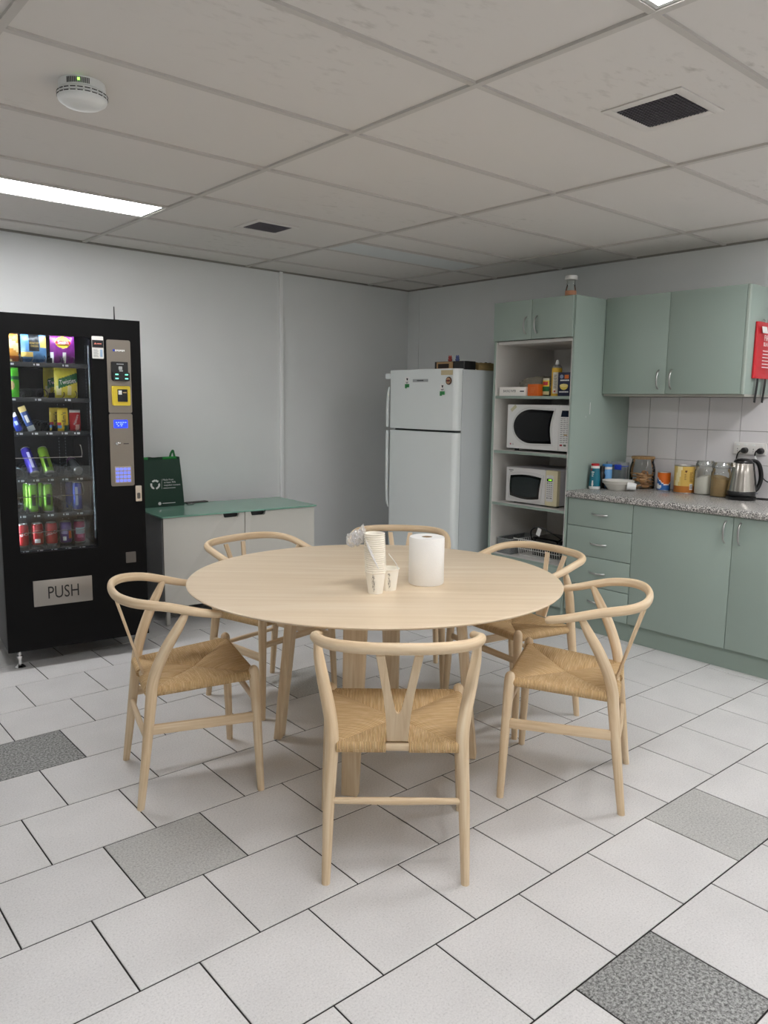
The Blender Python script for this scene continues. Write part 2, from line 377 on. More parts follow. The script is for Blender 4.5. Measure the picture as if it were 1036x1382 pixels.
# ceiling grid
GX = [X0, -.529, .658, 1.846, 3.034, 4.221, XR+.02]
GY = [Y0]+[1.134+.5939*k for k in range(-7, 5)]+[4.12, 4.71, 5.2]
LIT = {(2, 3.815), (2, .828), (2, -2.148), (4, .828), (4, -2.148)}
UNLIT = {(4, 3.815)}
CEIL = stained('ceiling_tile', '#dad6d1', '#a8a39b', .85); BAR = M('ceiling_bar', '#c4c0ba', .6); VOID = M('ceiling_void', '#0d0c0b', .9)
ct = B(); hb = .012; segs = []
cells = []
for i in range(len(GX)-1):
    for j in range(len(GY)-1):
        x0, x1, y0, y1 = GX[i], GX[i+1], GY[j], GY[j+1]
        sp = [l[1] for l in LIT | UNLIT if l[0] == i+0 and False]
        cells.append((i, x0, x1, y0, y1))
light_cells = []
def has(i, y0, y1):
    for (c, yy) in LIT | UNLIT:
        if c == i and y0-.01 <= yy < y1-.1: return yy
for (i, x0, x1, y0, y1) in cells:
    yy = has(i, y0, y1)
    lit_i = i
    parts = [(y0, y1)] if yy is None else [(y0, yy)]
    if yy is not None: light_cells.append((i, x0, x1, yy, y1))
    for (a, b) in parts:
        if i == 4 and abs(a-3.5096) < .01: ct.box(x0+hb, x1-hb-.006, a+hb, b-hb-.007, ZC+.005, ZC+.02)
        else: ct.box(x0+hb-.002, x1-hb+.002, a+hb-.002, b-hb+.002, ZC+.007, ZC+.02)
ct.box(X0-.1, XR+.1, Y0-.1, 5.3, ZC+.19, ZC+.2, mi=1)  # slab coloured near black for the darkness of the unlit space above
struct(ct.build('ceiling', [CEIL, VOID]))
br = B()
for x in GX[1:-1]: br.box(x-hb, x+hb, Y0, 5.25, ZC-.002, ZC+.014)
for i in range(len(GX)-1):
    ys = GY[1:-1]+[c[3] for c in light_cells if c[0] == i]
    for y in ys: br.box(GX[i]+hb, GX[i+1]-hb, y-hb*.9, y+hb*.9, ZC-.0012, ZC+.014)
struct(br.build('trim_1', BAR))
ed = B()
ed.box(-3.3, 3.6, -.014, 0, ZC-.004, ZC+.01)
o = ed.build('trim_2', M('ceiling_angle', '#8c8982', .6)); o.location = (1.36, 4.988, 0); o.rotation_euler = (0, 0, math.atan(.0425)); struct(o)
struct(B().box(XR-.014, XR, Y0, 5.2, ZC-.004, ZC+.01).build('trim_3', _m['ceiling_angle']))
# wall joints: conduit strip on the back wall, corner strip, joint strip above the cupboards
o = B().vbox(-.014, .014, -.022, 0, .0, ZC, .005, axis='z').build('trim_4', M('strip_white', '#f4f5f4', .4)); o.location = (3.333, ybw(3.333), 0); o.rotation_euler = (0, 0, math.atan(.0425)); struct(o)
struct(B().box(XR-.006, XR, 4.985, 5.005, 0, ZC).build('trim_5', WALL))
struct(B().box(XR-.004, XR, 2.06, 2.085, 2.09, ZC).build('trim_6', WALL))
# glazed wall tiles behind the worktop
TW = M('glazed_tile', '#dcdadb', .18); TG = M('tile_grout', '#a4a2a0', .8)
sp = B(); sp.box(XR-.006, XR, .65, 2.906, .80, 1.672, mi=1)
ty = 2.906-.1345; zz = [.873, 1.072, 1.271, 1.470, 1.671]
ys = [2.906, 2.7475]+[2.7475-.2012*k for k in range(1, 11)]
for k in range(len(ys)-1):
    for q in range(4):
        sp.box(XR-.0105, XR-.004, ys[k+1]+.0013, ys[k]-.0013, zz[q]+.0013, zz[q+1]-.0013, bev=.0012, seg=1)
struct(sp.build('trim_7', [TW, TG]))

# ------------------------------------------------------------------ ceiling things
DIFF = M('light_diffuser', '#ffffff', .5, emit='#fbfafc', es=17.)
DIFFOFF = M('unlit_diffuser', '#d5d9d8', .5); FRM = M('light_frame', '#d8d8d6', .4)
for n, (i, x0, x1, y0, y1) in enumerate(light_cells):
    lit = any(abs(y0-q[1]) < .01 and q[0] == i for q in LIT)
    vis = {(2, True): 'long white ceiling light glowing over the black vending machine'}
    lab = 'unlit pale ceiling light panel in the far corner above the fridge' if not lit else \
          'long glowing white ceiling light panel above the black vending machine' if (i == 2 and y0 > 3) else \
          'glowing white ceiling light cut off by the top edge of the photo' if (i == 2 and y0 > 0) else \
          'glowing white ceiling light over the worktop with the kettle' if y0 > 0 else \
          'glowing white ceiling light behind the viewer on the %s side' % ('worktop' if i == 4 else 'vending machine')
    t = thing('ceiling_light', lab, 'ceiling light', ((x0+x1)/2, (y0+y1)/2, ZC))
    w = (x1-x0)/2-.016; d = (y1-y0)/2-.014
    fb = B(); fb.box(-w, w, -d, -d+.012, .001, .012); fb.box(-w, w, d-.012, d, .001, .012); fb.box(-w, -w+.012, -d+.012, d-.012, .001, .012); fb.box(w-.012, w, -d+.012, d-.012, .001, .012)
    fb.build('frame', FRM, t)
    B().box(-w+.012, w-.012, -d+.012, d-.012, .002, .008).build('diffuser', DIFF if lit else DIFFOFF, t)
def vent(loc, W, D, label):
    t = thing('ceiling_vent', label, 'vent', loc, 0, 'ceiling vents'); m = .034
    a, b = W/2, D/2; fb = B()
    fb.box(-a-m, a+m, -b-m, -b, -.005, .0, bev=.002); fb.box(-a-m, a+m, b, b+m, -.005, .0, bev=.002)
    fb.box(-a-m, -a, -b, b, -.005, .0, bev=.002); fb.box(a, a+m, -b, b, -.005, .0, bev=.002)
    fb.build('frame', M('vent_frame', '#d8d4cf', .5), t)
    g = B(); nx = int(W/.0125); ny = int(D/.0125)
    for k in range(1, nx): x = -a+W*k/nx; g.box(x-.0011, x+.0011, -b, b, -.004, .0)
    for k in range(1, ny): y = -b+D*k/ny; g.box(-a, a, y-.0011, y+.0011, -.0042, -.0002)
    g.build('grille', M('vent_grille', '#58545a', .5), t)
    B().box(-a, a, -b, b, -.0016, -.0006).build('backing', M('vent_dark', '#1c1b1e', .9), t)
vent((2.458, 1.461, ZC+.0068), .212, .216, 'square dark-grilled ceiling vent with white frame, above the worktop side')
vent((2.455, 3.86, ZC+.0068), .215, .185, 'smaller-looking dark ceiling vent nearer the back wall, past the table')
sd = thing('smoke_detector', 'round white smoke detector on the ceiling before the vending machine', 'smoke detector', (.957, 2.556, ZC+.0068))
B().lathe([(0, 0), (.068, 0), (.069, -.004), (.069, -.024), (.066, -.026)], n=48).build('base', WHITE, sd, flip=True)
cb = B().lathe([(.066, -.026), (.073, -.030), (.074, -.038), (.071, -.040), (.074, -.042), (.074, -.046), (.070, -.056), (.055, -.066), (.03, -.070), (0, -.071)], n=48)
cb.build('cover', WHITE, sd, flip=True)
sl = B()
for q in range(2):
    for k in range(22):
        a = 2*PI*k/22; sl.box(-.0085, .0075, -.0006, .0006, -.0012, .0012, Mx=Matrix.Translation((.0743*math.cos(a), .0743*math.sin(a), -.0345-.0092*q)) @ Matrix.Rotation(a+PI/2, 4, 'Z'))
for k in range(20):
    a = rad(-148+k*2.9); sl.box(-.0009, .0009, -.0006, .0006, -.008, .008, Mx=Matrix.Translation((.0693*math.cos(a), .0693*math.sin(a), -.013)) @ Matrix.Rotation(a+PI/2, 4, 'Z'))
sl.build('slots', INK, sd)
a = rad(-118); B().box(-.003, .003, -.002, .002, -.003, .003, Mx=Matrix.Translation((.070*math.cos(a), .070*math.sin(a), -.012)) @ Matrix.Rotation(a+PI/2, 4, 'Z')).build('indicator_lamp', M('green_led', '#80ff60', .4, emit='#90ff50', es=2.5), sd)

# ------------------------------------------------------------------ dining table
TZ = .72
tb = thing('dining_table', 'large round pale oak dining table on four splayed blade legs', 'table', (1.972, 2.320, 0), rad(-40.8))
B().lathe([(0, TZ-.026), (.60, TZ-.026), (.66, TZ-.022), (.714, TZ-.010), (.7185, TZ-.006), (.7195, TZ-.003), (.717, TZ-.0006), (.714, TZ), (0, TZ)], n=120).build('tabletop', WOODT, tb, flip=True)
for v in tb.children[0].data.vertices: v.co.x *= 1.028; v.co.y *= .992
def uv_planar(o, ax=0, ay=1):
    me = o.data; uv = me.uv_layers['uv'].data
    for l in me.loops: v = me.vertices[l.vertex_index].co; uv[l.index].uv = (v[ax], v[ay]+v.z*.5)
uv_planar(tb.children[0])
for k in range(4):
    b = B(); a0 = rad(38+40.8+90*k)
    def leg(z0, z1, r0, r1, w0, w1, th):
        t = bmesh.new(); q = []
        for (z, r, w) in ((z0, r0, w0), (z1, r1, w1)):
            q.append([t.verts.new((r+sx*th/2, sy*w/2, z)) for sx, sy in ((-1, -1), (1, -1), (1, 1), (-1, 1))])
        t.faces.new(q[0][::-1]); t.faces.new(q[1])
        for i in range(4): t.faces.new((q[0][i], q[0][(i+1) % 4], q[1][(i+1) % 4], q[1][i]))
        bmesh.ops.bevel(t, geom=t.edges[:], offset=.006, segments=3, affect='EDGES', profile=.5)
        b._merge(t, 0, Matrix.Rotation(a0, 4, 'Z'))
    leg(0, TZ-.025, .408, .335, .062, .090, .034)
    b.build('leg', WOOD, tb)
# hidden cross beams that carry the top
b = B()
for k in range(2): b.box(-.335, .335, -.02, .02, TZ-.06, TZ-.025, bev=.003, Mx=Matrix.Rotation(rad(38+40.8+90*k), 4, 'Z'))
b.build('crossbeam', WOOD, tb, grain='x')

# ------------------------------------------------------------------ chairs
def make_chair(label):
    t = thing('dining_chair', label, 'chair', group=None)
    for s in (-1, 1):
        B().tube([(s*.207, .0, 0), (s*.2065, .002, .012), (s*.201, .028, .22), (s*.194, .047, .38), (s*.193, .054, .44), (s*.202, .072, .505), (s*.222, .106, .585), (s*.238, .140, .648), (s*.246, .166, .700)],
                 [.0115, .0128, .0170, .0198, .0198, .0198, .0190, .0165, .011], n=16, soft=4, up=(0, 1, 0)).build('rear_leg', WOOD, t)
    for s in (-1, 1):
        B().tube([(s*.236, .421, 0), (s*.2355, .421, .012), (s*.226, .413, .25), (s*.219, .406, .42), (s*.2175, .4045, .446), (s*.217, .404, .458), (s*.217, .404, .466), (s*.217, .404, .4705)], [.0115, .0128, .0165, .019, .0188, .0168, .0115, .004], n=16, soft=4, up=(0, 1, 0)).build('front_leg', WOOD, t)
    hp = [(.247, .274, .681), (.2505, .22, .692), (.2505, .16, .708), (.245, .10, .723), (.229, .045, .731), (.196, .0, .735), (.137, -.032, .737), (.07, -.046, .7375)]
    hr = [(.0140, .0135), (.0158, .0148), (.0162, .0158), (.0158, .0162), (.0148, .0168), (.0138, .0172), (.0132, .0177), (.0127, .0178)]
    full = hp+[(0, -.050, .738)]+[(-x, y, z) for x, y, z in hp[::-1]]; fr_ = hr+[(.0127, .0178)]+hr[::-1]
    b = B().tube(full, [q[0] for q in fr_], n=16, r2=[q[1] for q in fr_], soft=5, dome=True)
    b.build('top_rail', WOOD, t)
    # Y-shaped splat
    def fl(u, w): return (u, w)
    pts = [(-.031, 0), (.031, 0), (.0365, .095), (.045, .17), (.0665, .300), (.0420, .300), (.0245, .19), (.0105, .112), (.0055, .102), (0, .0995), (-.0055, .102), (-.0105, .112), (-.0245, .19), (-.0420, .300), (-.0665, .300), (-.045, .17), (-.0365, .095)]
    L = math.hypot(.087, .300); an = math.atan2(.089, .300)
    b = B().prism(pts, -.0042, .0042, bev=.0014, Mx=Matrix.Translation((0, .045, .428)) @ Matrix.Rotation(an, 4, 'X'))
    b.build('splat', WOOD, t)
    for s in (-1, 1):
        B().box(-.0075, .0075, -.195, .195, -.018, .018, bev=.004, Mx=Matrix.Translation((s*.214, .222, .281)) @ Matrix.Rotation(-s*rad(4.0), 4, 'Z')).build('side_stretcher', WOOD, t, grain='y')
    B().tube([(-.222, .410, .335), (0, .413, .338), (.222, .410, .335)], [.007, .0085, .007], r2=[.014, .016, .014], soft=4).build('front_stretcher', WOOD, t)
    B().tube([(-.2, .029, .247), (0, .027, .247), (.2, .029, .247)], [.009, .0115, .009], soft=4).build('rear_stretcher', WOOD, t)
    B().tube([(-.19, .05, .408), (.19, .05, .408)], .0135).build('seat_rail', WOOD, t)
    # woven seat: cord wrapped rails and four sloping fields
    A = {'rl': Vector((-.180, .045, .408)), 'rr': Vector((.180, .045, .408)), 'fr': Vector((.213, .400, .434)), 'fl': Vector((-.213, .400, .434))}
    cr = .0175; b = B()
    def wrap(p, q): b.tube([p, p.lerp(q, .25), p.lerp(q, .5), p.lerp(q, .75), q], [cr*.98, cr, cr, cr, cr*.98], n=14, r2=[cr*.95]*5)
    wrap(A['rl'], Vector((-.034, .045, .408))); wrap(Vector((.034, .045, .408)), A['rr'])
    wrap(A['rr'], A['fr']); wrap(A['fl'], A['fr']); wrap(A['rl'], A['fl'])
    cen = Vector((0, .232, .421-.016)); n = 16
    for zo, fl_ in ((cr*.93, 0), (-cr*.7, 1)):
        for (p, q, ax) in ((A['rl'], A['rr'], 0), (A['rr'], A['fr'], 1), (A['fr'], A['fl'], 0), (A['fl'], A['rl'], 1)):
            rows = []
            for i in range(n+1):
                tt = i/n; row = []
                for k in range(n+1):
                    w = k/n; e = p.lerp(q, w); c = cen
                    pt = e.lerp(c, tt); m_ = 1-abs(w-.5)*2
                    pt.z += zo+((.0075*math.sin(PI*min(1, tt*1.05))**.7*m_**.6 - .0045*(1-m_)**3*min(1, 6*tt)) if not fl_ else 0)
                    row.append(b.bm.verts.new(pt))
                rows.append(row)
            for i in range(n):
                for k in range(n):
                    v = (rows[i][k], rows[i][k+1], rows[i+1][k+1], rows[i+1][k])
                    if i == n-1: pass
                    try: ff = b.bm.faces.new(v if not fl_ else v[::-1])
                    except ValueError: continue
                    b.done.add(ff)
                    for lo in ff.loops: lo[b.uv].uv = (lo.vert.co[ax], lo.vert.co[1-ax])
    b.build('woven_seat', CORD, t, ang=50)
    return t
def chair_at(o, rm, fw):
    o.location = (rm[0], rm[1], 0); o.rotation_euler = (0, 0, math.atan2(fw[1], fw[0])-PI/2)
GR = 'oak dining chairs around the round table'
ch = make_chair('oak Y-back chair nearest the viewer, its back to the camera'); ch['group'] = GR
chair_at(ch, (1.427, 1.570), (.645, .763))
for lab, rm, fw in (('oak Y-back chair on the vending machine side, seen from its side', (1.081, 2.650), (.961, -.275)),
                    ('oak Y-back chair pulled out in front of the green drawers, seen side-on', (2.475, 1.463), (-.497, .868)),
                    ('oak Y-back chair across the table before the white sideboard', (1.924, 3.297), (.17, -.985)),
                    ('oak Y-back chair across the table in front of the white fridge', (2.761, 3.048), (-.69, -.72)),
                    ('oak Y-back chair in front of the microwave cupboard, its seat under the table', (2.930, 2.185), (-.993, .11))):
    c = dup(ch, (rm[0], rm[1], 0), math.atan2(fw[1], fw[0])-PI/2, lab, GR)

# ------------------------------------------------------------------ things on the table
CUPM = M('ivory_cup_paper', '#faf5e8', .55)
def make_cup(label):
    t = thing('paper_cup', label, 'cup', group='ivory paper cups on the table')
    o = B().lathe([(0, .006), (.0245, .006), (.0248, 0), (.0268, 0), (.0365, .0785), (.0382, .0790), (.0396, .0806), (.0388, .0826), (.0372, .083), (.0363, .0824), (.0360, .079), (.0271, .0072), (0, .0072)], n=40).build('body', CUPM, t, flip=False)
    p = B(); Mx = Matrix.Rotation(rad(-12), 4, 'Z')
    def mark(x, z, w, h):
        R = .0268+.0100*(z/.079)+.0004; a = x/R
        p.box(-w/2, w/2, -.0002, .0002, -h/2, h/2, Mx=Mx @ Matrix.Translation((R*math.sin(a), -R*math.cos(a), z)) @ Matrix.Rotation(a, 4, 'Z') @ Matrix.Rotation(-.126, 4, 'X'))
    for q in range(12): mark(.0032*math.sin(q)*.5, .012+q*.0036, .0016+.0014*(q % 3), .0016)
    mark(-.0032, .040, .0006, .03); mark(.0035, .038, .0006, .036)
    for x, z, w, h in ((-.001, .0668, .006, .0016), (-.0035, .065, .002, .004), (.0005, .064, .004, .0014), (.002, .061, .002, .003), (-.001, .0595, .004, .0012)): mark(x, z, w, h)
    p.build('print', M('cup_print', '#4a4a46', .6), t)
    return t
vr = math.atan2(2.1, 1.8)-PI/2
cx, cy = 1.800, 2.117
c0 = make_cup('bottom paper cup of the tall stack, its printed side fully showing'); place(c0, (cx, cy, TZ+.0005), vr)
for k in range(1, 19):
    lab = 'topmost paper cup of the tall stack on the table' if k == 18 else '%s paper cup up from the bottom of the tall stack' % ('second', 'third', 'fourth', 'fifth', 'sixth', 'seventh', 'eighth', 'ninth', 'tenth', 'eleventh', 'twelfth', 'thirteenth', 'fourteenth', 'fifteenth', 'sixteenth', 'seventeenth', 'eighteenth')[k-1]
    dup(c0, (cx-.00035*k*.76+.0001*math.sin(k*2.1), cy+.00035*k*.65, TZ+.0005+.0078*k), vr+.15*math.sin(k*3), lab)
dup(c0, (1.872, 2.124, TZ+.0005), vr+.22, 'single ivory paper cup standing beside the tall cup stack')
FILM = clear('clear_film', '#ffffff', .05, .22, '#ffffff', .15)
sl = thing('plastic_sleeve', 'crumpled clear plastic sleeve hanging off the tall cup stack', 'plastic wrap', (cx, cy, TZ))
def crumple(b, c, R, seed, n=3, amp=.6):
    t = bmesh.new(); bmesh.ops.create_icosphere(t, subdivisions=n, radius=1)
    for v in t.verts:
        d = v.co.normalized(); k = 1+amp*(noise.noise(d*2.3+Vector((seed, 0, 0)))+.5*abs(noise.noise(d*5+Vector((0, seed, 0)))))
        v.co = Vector((c[0]+d.x*R[0]*k, c[1]+d.y*R[1]*k, c[2]+d.z*R[2]*k))
    b._merge(t, 0)
rx = Vector((.757, -.654, 0))
b = B()
for (a, z, R, sd_) in ((-.064, .206, (.022, .022, .024), 3), (-.086, .196, (.019, .019, .024), 8), (-.050, .220, (.011, .011, .026), 5)):
    crumple(b, rx*a+Vector((0, 0, z)), R, sd_)
b.build('bunched_end', FILM, sl, ang=25)
b = B()
for k in range(5):    # draped folds down the stack
    pts = []
    for q in range(6):
        t2 = q/5; a = rad(160+k*8+t2*52); z = .212-.011*k-(.052+.004*k)*t2; R = .0422
        pts.append((R*math.cos(a), R*math.sin(a), z))
    b.tube(pts, .0022, n=6, r2=.0016, soft=3)
b.tube([tuple(rx*.036+Vector((0, -.016, .15))), tuple(rx*.055+Vector((.0, -.012, .128))), tuple(rx*.070+Vector((.0, -.008, .110))), tuple(rx*.080+Vector((.0, -.004, .090)))], .0013, n=6, r2=.001, soft=3)
b.build('fold', clear('folded_film', '#ffffff', .03, .8, '#ffffff', .2), sl)
rl = thing('paper_towel_roll', 'white paper towel roll standing upright on the oak table', 'paper towel', (2.058, 2.117, TZ+.0005))
B().lathe([(.021, .003), (.022, 0), (.066, 0), (.0685, .004), (.0685, .179), (.066, .183), (.022, .183), (.021, .180), (.021, .003)], n=48).build('towel', M('towel_paper', '#f1f0ec', .9, bump=.5, bscale=300), rl, flip=True)
B().lathe([(.0208, .002), (.0208, .1815), (.0188, .1815), (.0188, .002), (.0208, .002)], n=32).build('core', M('cardboard_core', '#a98a66', .8), rl, flip=True)

# ------------------------------------------------------------------ sideboard
SBR = rad(-4.2); SBW = 1.09; SBD = .52
sbd = thing('sideboard', 'low white two-door sideboard with a green glass top and steel legs', 'cabinet', (2.054, 4.440, 0), SBR)
sbz = .690
B().box(.0, SBW, .022, SBD, .115, sbz-.001, bev=.001).build('body', M('sideboard_grey', '#98999a', .5), sbd)
GT = M('green_back_glass', '#86b8a4', .07)
B().vbox(-.012, SBW+.012, -.016, SBD+.01, sbz+.001, sbz+.010, .012, axis='z').build('glass_top', GT, sbd)
SD = M('sideboard_white', '#dad8d0', .45)
for n, (a, b_, n0, n1) in enumerate(((.003, .5535, .405, .512), (.5575, SBW-.003, .602, .705))):
    o = [(a, .118), (b_, .118), (b_, sbz-.002), (n1+.004, sbz-.002), (n1+.002, sbz-.006), (n1, sbz-.020), (n1-.004, sbz-.027), (n1-.012, sbz-.031), (n0+.012, sbz-.031), (n0+.004, sbz-.027), (n0, sbz-.020), (n0-.002, sbz-.006), (n0-.004, sbz-.002), (a, sbz-.002)]
    B().prism(o, 0, .019, bev=.001).build('door', SD, sbd)
    B().vbox(n0+.002, n1-.002, .0195, .0215, sbz-.030, sbz-.003, .006).build('recess_shade', BLACK, sbd)  # black plate paints the dark interior behind the door notch
for x, y in ((.018, .02), (SBW-.042, .02), (.018, SBD-.05), (SBW-.042, SBD-.05)): B().box(x, x+.024, y, y+.024, 0, .115, bev=.001).build('leg', STEEL, sbd)
# shopping bag
BAGM = M('dark_green_woven_plastic', '#0b3525', .6, bump=.5, bscale=30)
bg = thing('shopping_bag', 'dark green reusable shopping bag printed with a recycling mark, on the sideboard', 'bag', (2.118, 4.862, .700), rad(-3))
W = .285; H = .33; D = .085
b = B(); rows = []
nz = 12; nx = 14
def bagpt(u, v, front):       # u -1..1 across, v 0..1 up
    w = W/2*(1-.045*v); x = W/2+u*w-.012*v
    d = D/2*(1-.55*v*v)
    y = D/2-d if front else D/2+d
    y += .006*noise.noise(Vector((u*2.5, v*4, 1 if front else 7)))*(1-u**8)
    return Vector((x, y, v*H+.006*noise.noise(Vector((u*3, 2, v)))*v))
def sheet(front):
    g = [[b.bm.verts.new(bagpt(i/nx*2-1, k/nz, front)) for i in range(nx+1)] for k in range(nz+1)]
    for k in range(nz):
        for i in range(nx):
            q = (g[k][i], g[k][i+1], g[k+1][i+1], g[k+1][i]); b.bm.faces.new(q if front else q[::-1])
    return g
g0 = sheet(True); g1 = sheet(False)
for k in range(nz):
    b.bm.faces.new((g0[k][nx], g1[k][nx], g1[k+1][nx], g0[k+1][nx])); b.bm.faces.new((g1[k][0], g0[k][0], g0[k+1][0], g1[k+1][0]))
for i in range(nx): b.bm.faces.new((g1[0][i], g1[0][i+1], g0[0][i+1], g0[0][i]))
o = b.build('body', BAGM, bg); sm = o.modifiers.new('thick', 'SOLIDIFY'); sm.thickness = .0012
for a0, a1 in ((-.86, -.62), (.12, .84)):      # bright inner hem showing above the rim
    b = B(); pv = None
    for k in range(9):
        u = a0+(a1-a0)*k/8; p = bagpt(u, 1, True)
        v0 = b.bm.verts.new(p+Vector((0, -.0022, -.013))); v1 = b.bm.verts.new(p+Vector((0, -.0022, .004)))
        if pv: b.bm.faces.new((pv[0], v0, v1, pv[1]))
        pv = (v0, v1)
    o = b.build('hem', M('bright_green_hem', '#1f8a3a', .5), bg); sm = o.modifiers.new('thick', 'SOLIDIFY'); sm.thickness = .001
b = B(); b.tube([(.215, .06, .325), (.222, .058, .352), (.235, .056, .371), (.241, .056, .352), (.249, .058, .322)], .0075, n=8, r2=.0012, soft=4, up=(0, 1, 0)); b.build('handle', M('green_strap', '#156b34', .6), bg)
p = B(); cx0, cz0 = .085, .152
def yf(x, z): return bagpt((x+.012*z/H-W/2)/(W/2*(1-.045*z/H)), z/H, True).y-.0035
for k in range(3):     # recycling mark: three bent arrows
    a = rad(90+120*k); 
    for q in range(2):
        aa = a+rad(-26+52*q*.9); c_ = Vector((cx0+.026*math.cos(aa), 0, cz0+.026*math.sin(aa)))
        ln = .011
        pts = [(-ln, -.0062), (ln*.6, -.0062), (ln*1.25, 0), (ln*.6, .0062), (-ln, .0062)] if q == 1 else [(-ln, -.0062), (ln, -.0062), (ln, .0062), (-ln, .0062)]
        Mx = Matrix.Translation((c_.x, yf(c_.x, c_.z), c_.z)) @ Matrix.Rotation(-(aa+PI/2), 4, 'Y')
        p.prism(pts, -.0004, .0004, Mx=Mx)
p.box(.1285, .1297, yf(.129, .152)-.0006, yf(.129, .152), .120, .186)
for s_, z, sz in (('Made from', .181, .017), ('at least 75%', .163, .017), ('recycled content', .145, .017)):
    p.text(s_, sz, (.140+len(s_)*.0038, min(yf(.16, z), yf(.20, z), yf(.14, z))-.001, z))
p.box(.140, .225, yf(.18, .124)-.002, yf(.18, .124)-.001, .1235, .1265)
p.box(.128, .218, yf(.17, .024)-.002, yf(.17, .024)-.001, .0225, .0265); p.lathe([(0, 0), (.011, .0005), (0, .001)], n=16, Mx=Matrix.Translation((.110, yf(.11, .024)-.001, .024)) @ Matrix.Rotation(PI/2, 4, 'X'))
p.build('print', PRW, bg)
tag(place(B().vbox(0, .165, 0, .05, 0, .007, .004, axis='z').build('cable_tray', M('black_tray', '#3a3532', .5)), (2.455, 4.905, .700), rad(3)), 'flat dark strip lying at the back of the green glass top', 'tray')
tag(place(B().vbox(0, .05, 0, .022, 0, .006, .003, axis='z').build('cable_clip', M('grey_clip', '#6e7472', .5)), (2.428, 4.84, .700), rad(10)), 'small flat grey clip beside the foot of the green shopping bag', 'clip')

# ------------------------------------------------------------------ vending machine
VR = rad(-7.98); VO = (1.07, 4.182, 0)
VM_ = M('vending_black', '#060607', .5, spec=.18, bump=.1, bscale=500); VSIDE = M('vending_side', '#3a3b3d', .45); LIN = M('vending_liner', '#0f1318', .5)
BRZ = M('bronze_panel', '#8d857b', .38, .75)
vm = thing('vending_machine', 'tall black glass-fronted vending machine with a PUSH flap, standing by the back wall', 'vending machine', VO, VR)
W, D, ZB, ZT = .725, .76, .10, 1.828
GX0, GX1, GZ0, GZ1 = .082, .468, .618, 1.728
b = B()
b.box(0, .02, .04, D, ZB, ZT, bev=.002); b.box(W-.02, W, .04, D, ZB, ZT, bev=.002)
b.box(.02, W-.02, .04, D, ZT-.02, ZT); b.box(.02, W-.02, .04, D, ZB, ZB+.02); b.box(.02, W-.02, D-.02, D, ZB+.02, ZT-.02)
b.build('cabinet', VSIDE, vm)
b = B(); b.box(.021, .028, .042, .60, .59, 1.76); b.box(.482, .49, .042, .60, .59, 1.76); b.box(.021, .49, .60, .61, .59, 1.76); b.box(.021, .49, .042, .61, .58, .59); b.box(.021, .49, .042, .61, 1.76, 1.77)
b.build('liner', LIN, vm)
# door: a slab with a rounded window opening
dr = B()
def slab_with_hole(b, x0, x1, z0, z1, hx0, hx1, hz0, hz1, r, y0, y1):
    arc = []
    for cx_, cz_, a0 in ((hx1-r, hz0+r, -90), (hx1-r, hz1-r, 0), (hx0+r, hz1-r, 90), (hx0+r, hz0+r, 180)):
        for k in range(6): a = rad(a0+90*k/5); arc.append((cx_+r*math.cos(a), cz_+r*math.sin(a)))
    out = []
    for (x, z), q in zip(arc, range(24)):
        k = q//6; j = q % 6
        cxy = ((x1, z0), (x1, z1), (x0, z1), (x0, z0))[k]
        if k == 0: p = (x if j < 3 else x1, z0 if j < 3 else z)
        elif k == 1: p = (x1 if j < 3 else x, z if j < 3 else z1)
        elif k == 2: p = (x if j < 3 else x0, z1 if j < 3 else z)
        else: p = (x0 if j < 3 else x, z if j < 3 else z0)
        if j in (2, 3): p = cxy if j == 2 else p
        out.append(p)
    bm = b.bm; F = [[bm.verts.new((p[0], y, p[1])) for p in ring] for y in (y0, y1) for ring in (arc, out)]
    n = 24
    for i in range(n):
        j = (i+1) % n
        for q in ((F[0][i], F[0][j], F[1][j], F[1][i]), (F[2][j], F[2][i], F[3][i], F[3][j]), (F[0][j], F[0][i], F[2][i], F[2][j]), (F[1][i], F[1][j], F[3][j], F[3][i])):
            try: bm.faces.new(q)
            except ValueError: pass
slab_with_hole(dr, 0, W, ZB, ZT, GX0, GX1, GZ0, GZ1, .012, 0, .038)
bmesh.ops.remove_doubles(dr.bm, verts=dr.bm.verts[:], dist=1e-5); bmesh.ops.recalc_face_normals(dr.bm, faces=dr.bm.faces[:])
door = dr.build('door', VM_, vm)
B().box(GX0-.004, GX1+.004, .024, .029, GZ0-.004, GZ1+.004).build('window_pane', GLASS, vm)
B().box(GX0+.004, GX1, .046, .049, GZ0+.004, 1.058).build('inner_screen', clear('hazy_screen', '#f2f5f5', .0, .05, '#9aa0a0', .05, 1.4), vm)
LEDM = M('led_strip', '#e8f4ff', .4, emit='#e4f2ff', es=26.)
B().box(.030, .038, .060, .075, .64, 1.72).build('hidden_light_strip', LEDM, vm)  # emitter put on the unseen left side; the visible tube does not glow
B().tube([(.470, .058, .66), (.470, .058, 1.69)], .006, n=10, up=(0, 1, 0)).build('tube_cover', clear('tube_plastic', '#e6f0f2', .02, .25, '#c8d4d8', .1), vm)
B().box(.04, .466, .058, .070, 1.745, 1.755).build('hidden_light_strip', LEDM, vm)  # second emitter added out of view above the window to light the stock
for x, y in ((.06, .05), (W-.06, .05), (.06, D-.06), (W-.06, D-.06)):
    B().lathe([(0, 0), (.027, 0), (.027, .006), (.016, .016), (.008, .020), (.008, ZB)], (x, y, 0), n=20).lathe([(.008, .052), (.0155, .052), (.0155, .066), (.008, .066)], (x, y, 0), n=6).build('foot', CHROME, vm)
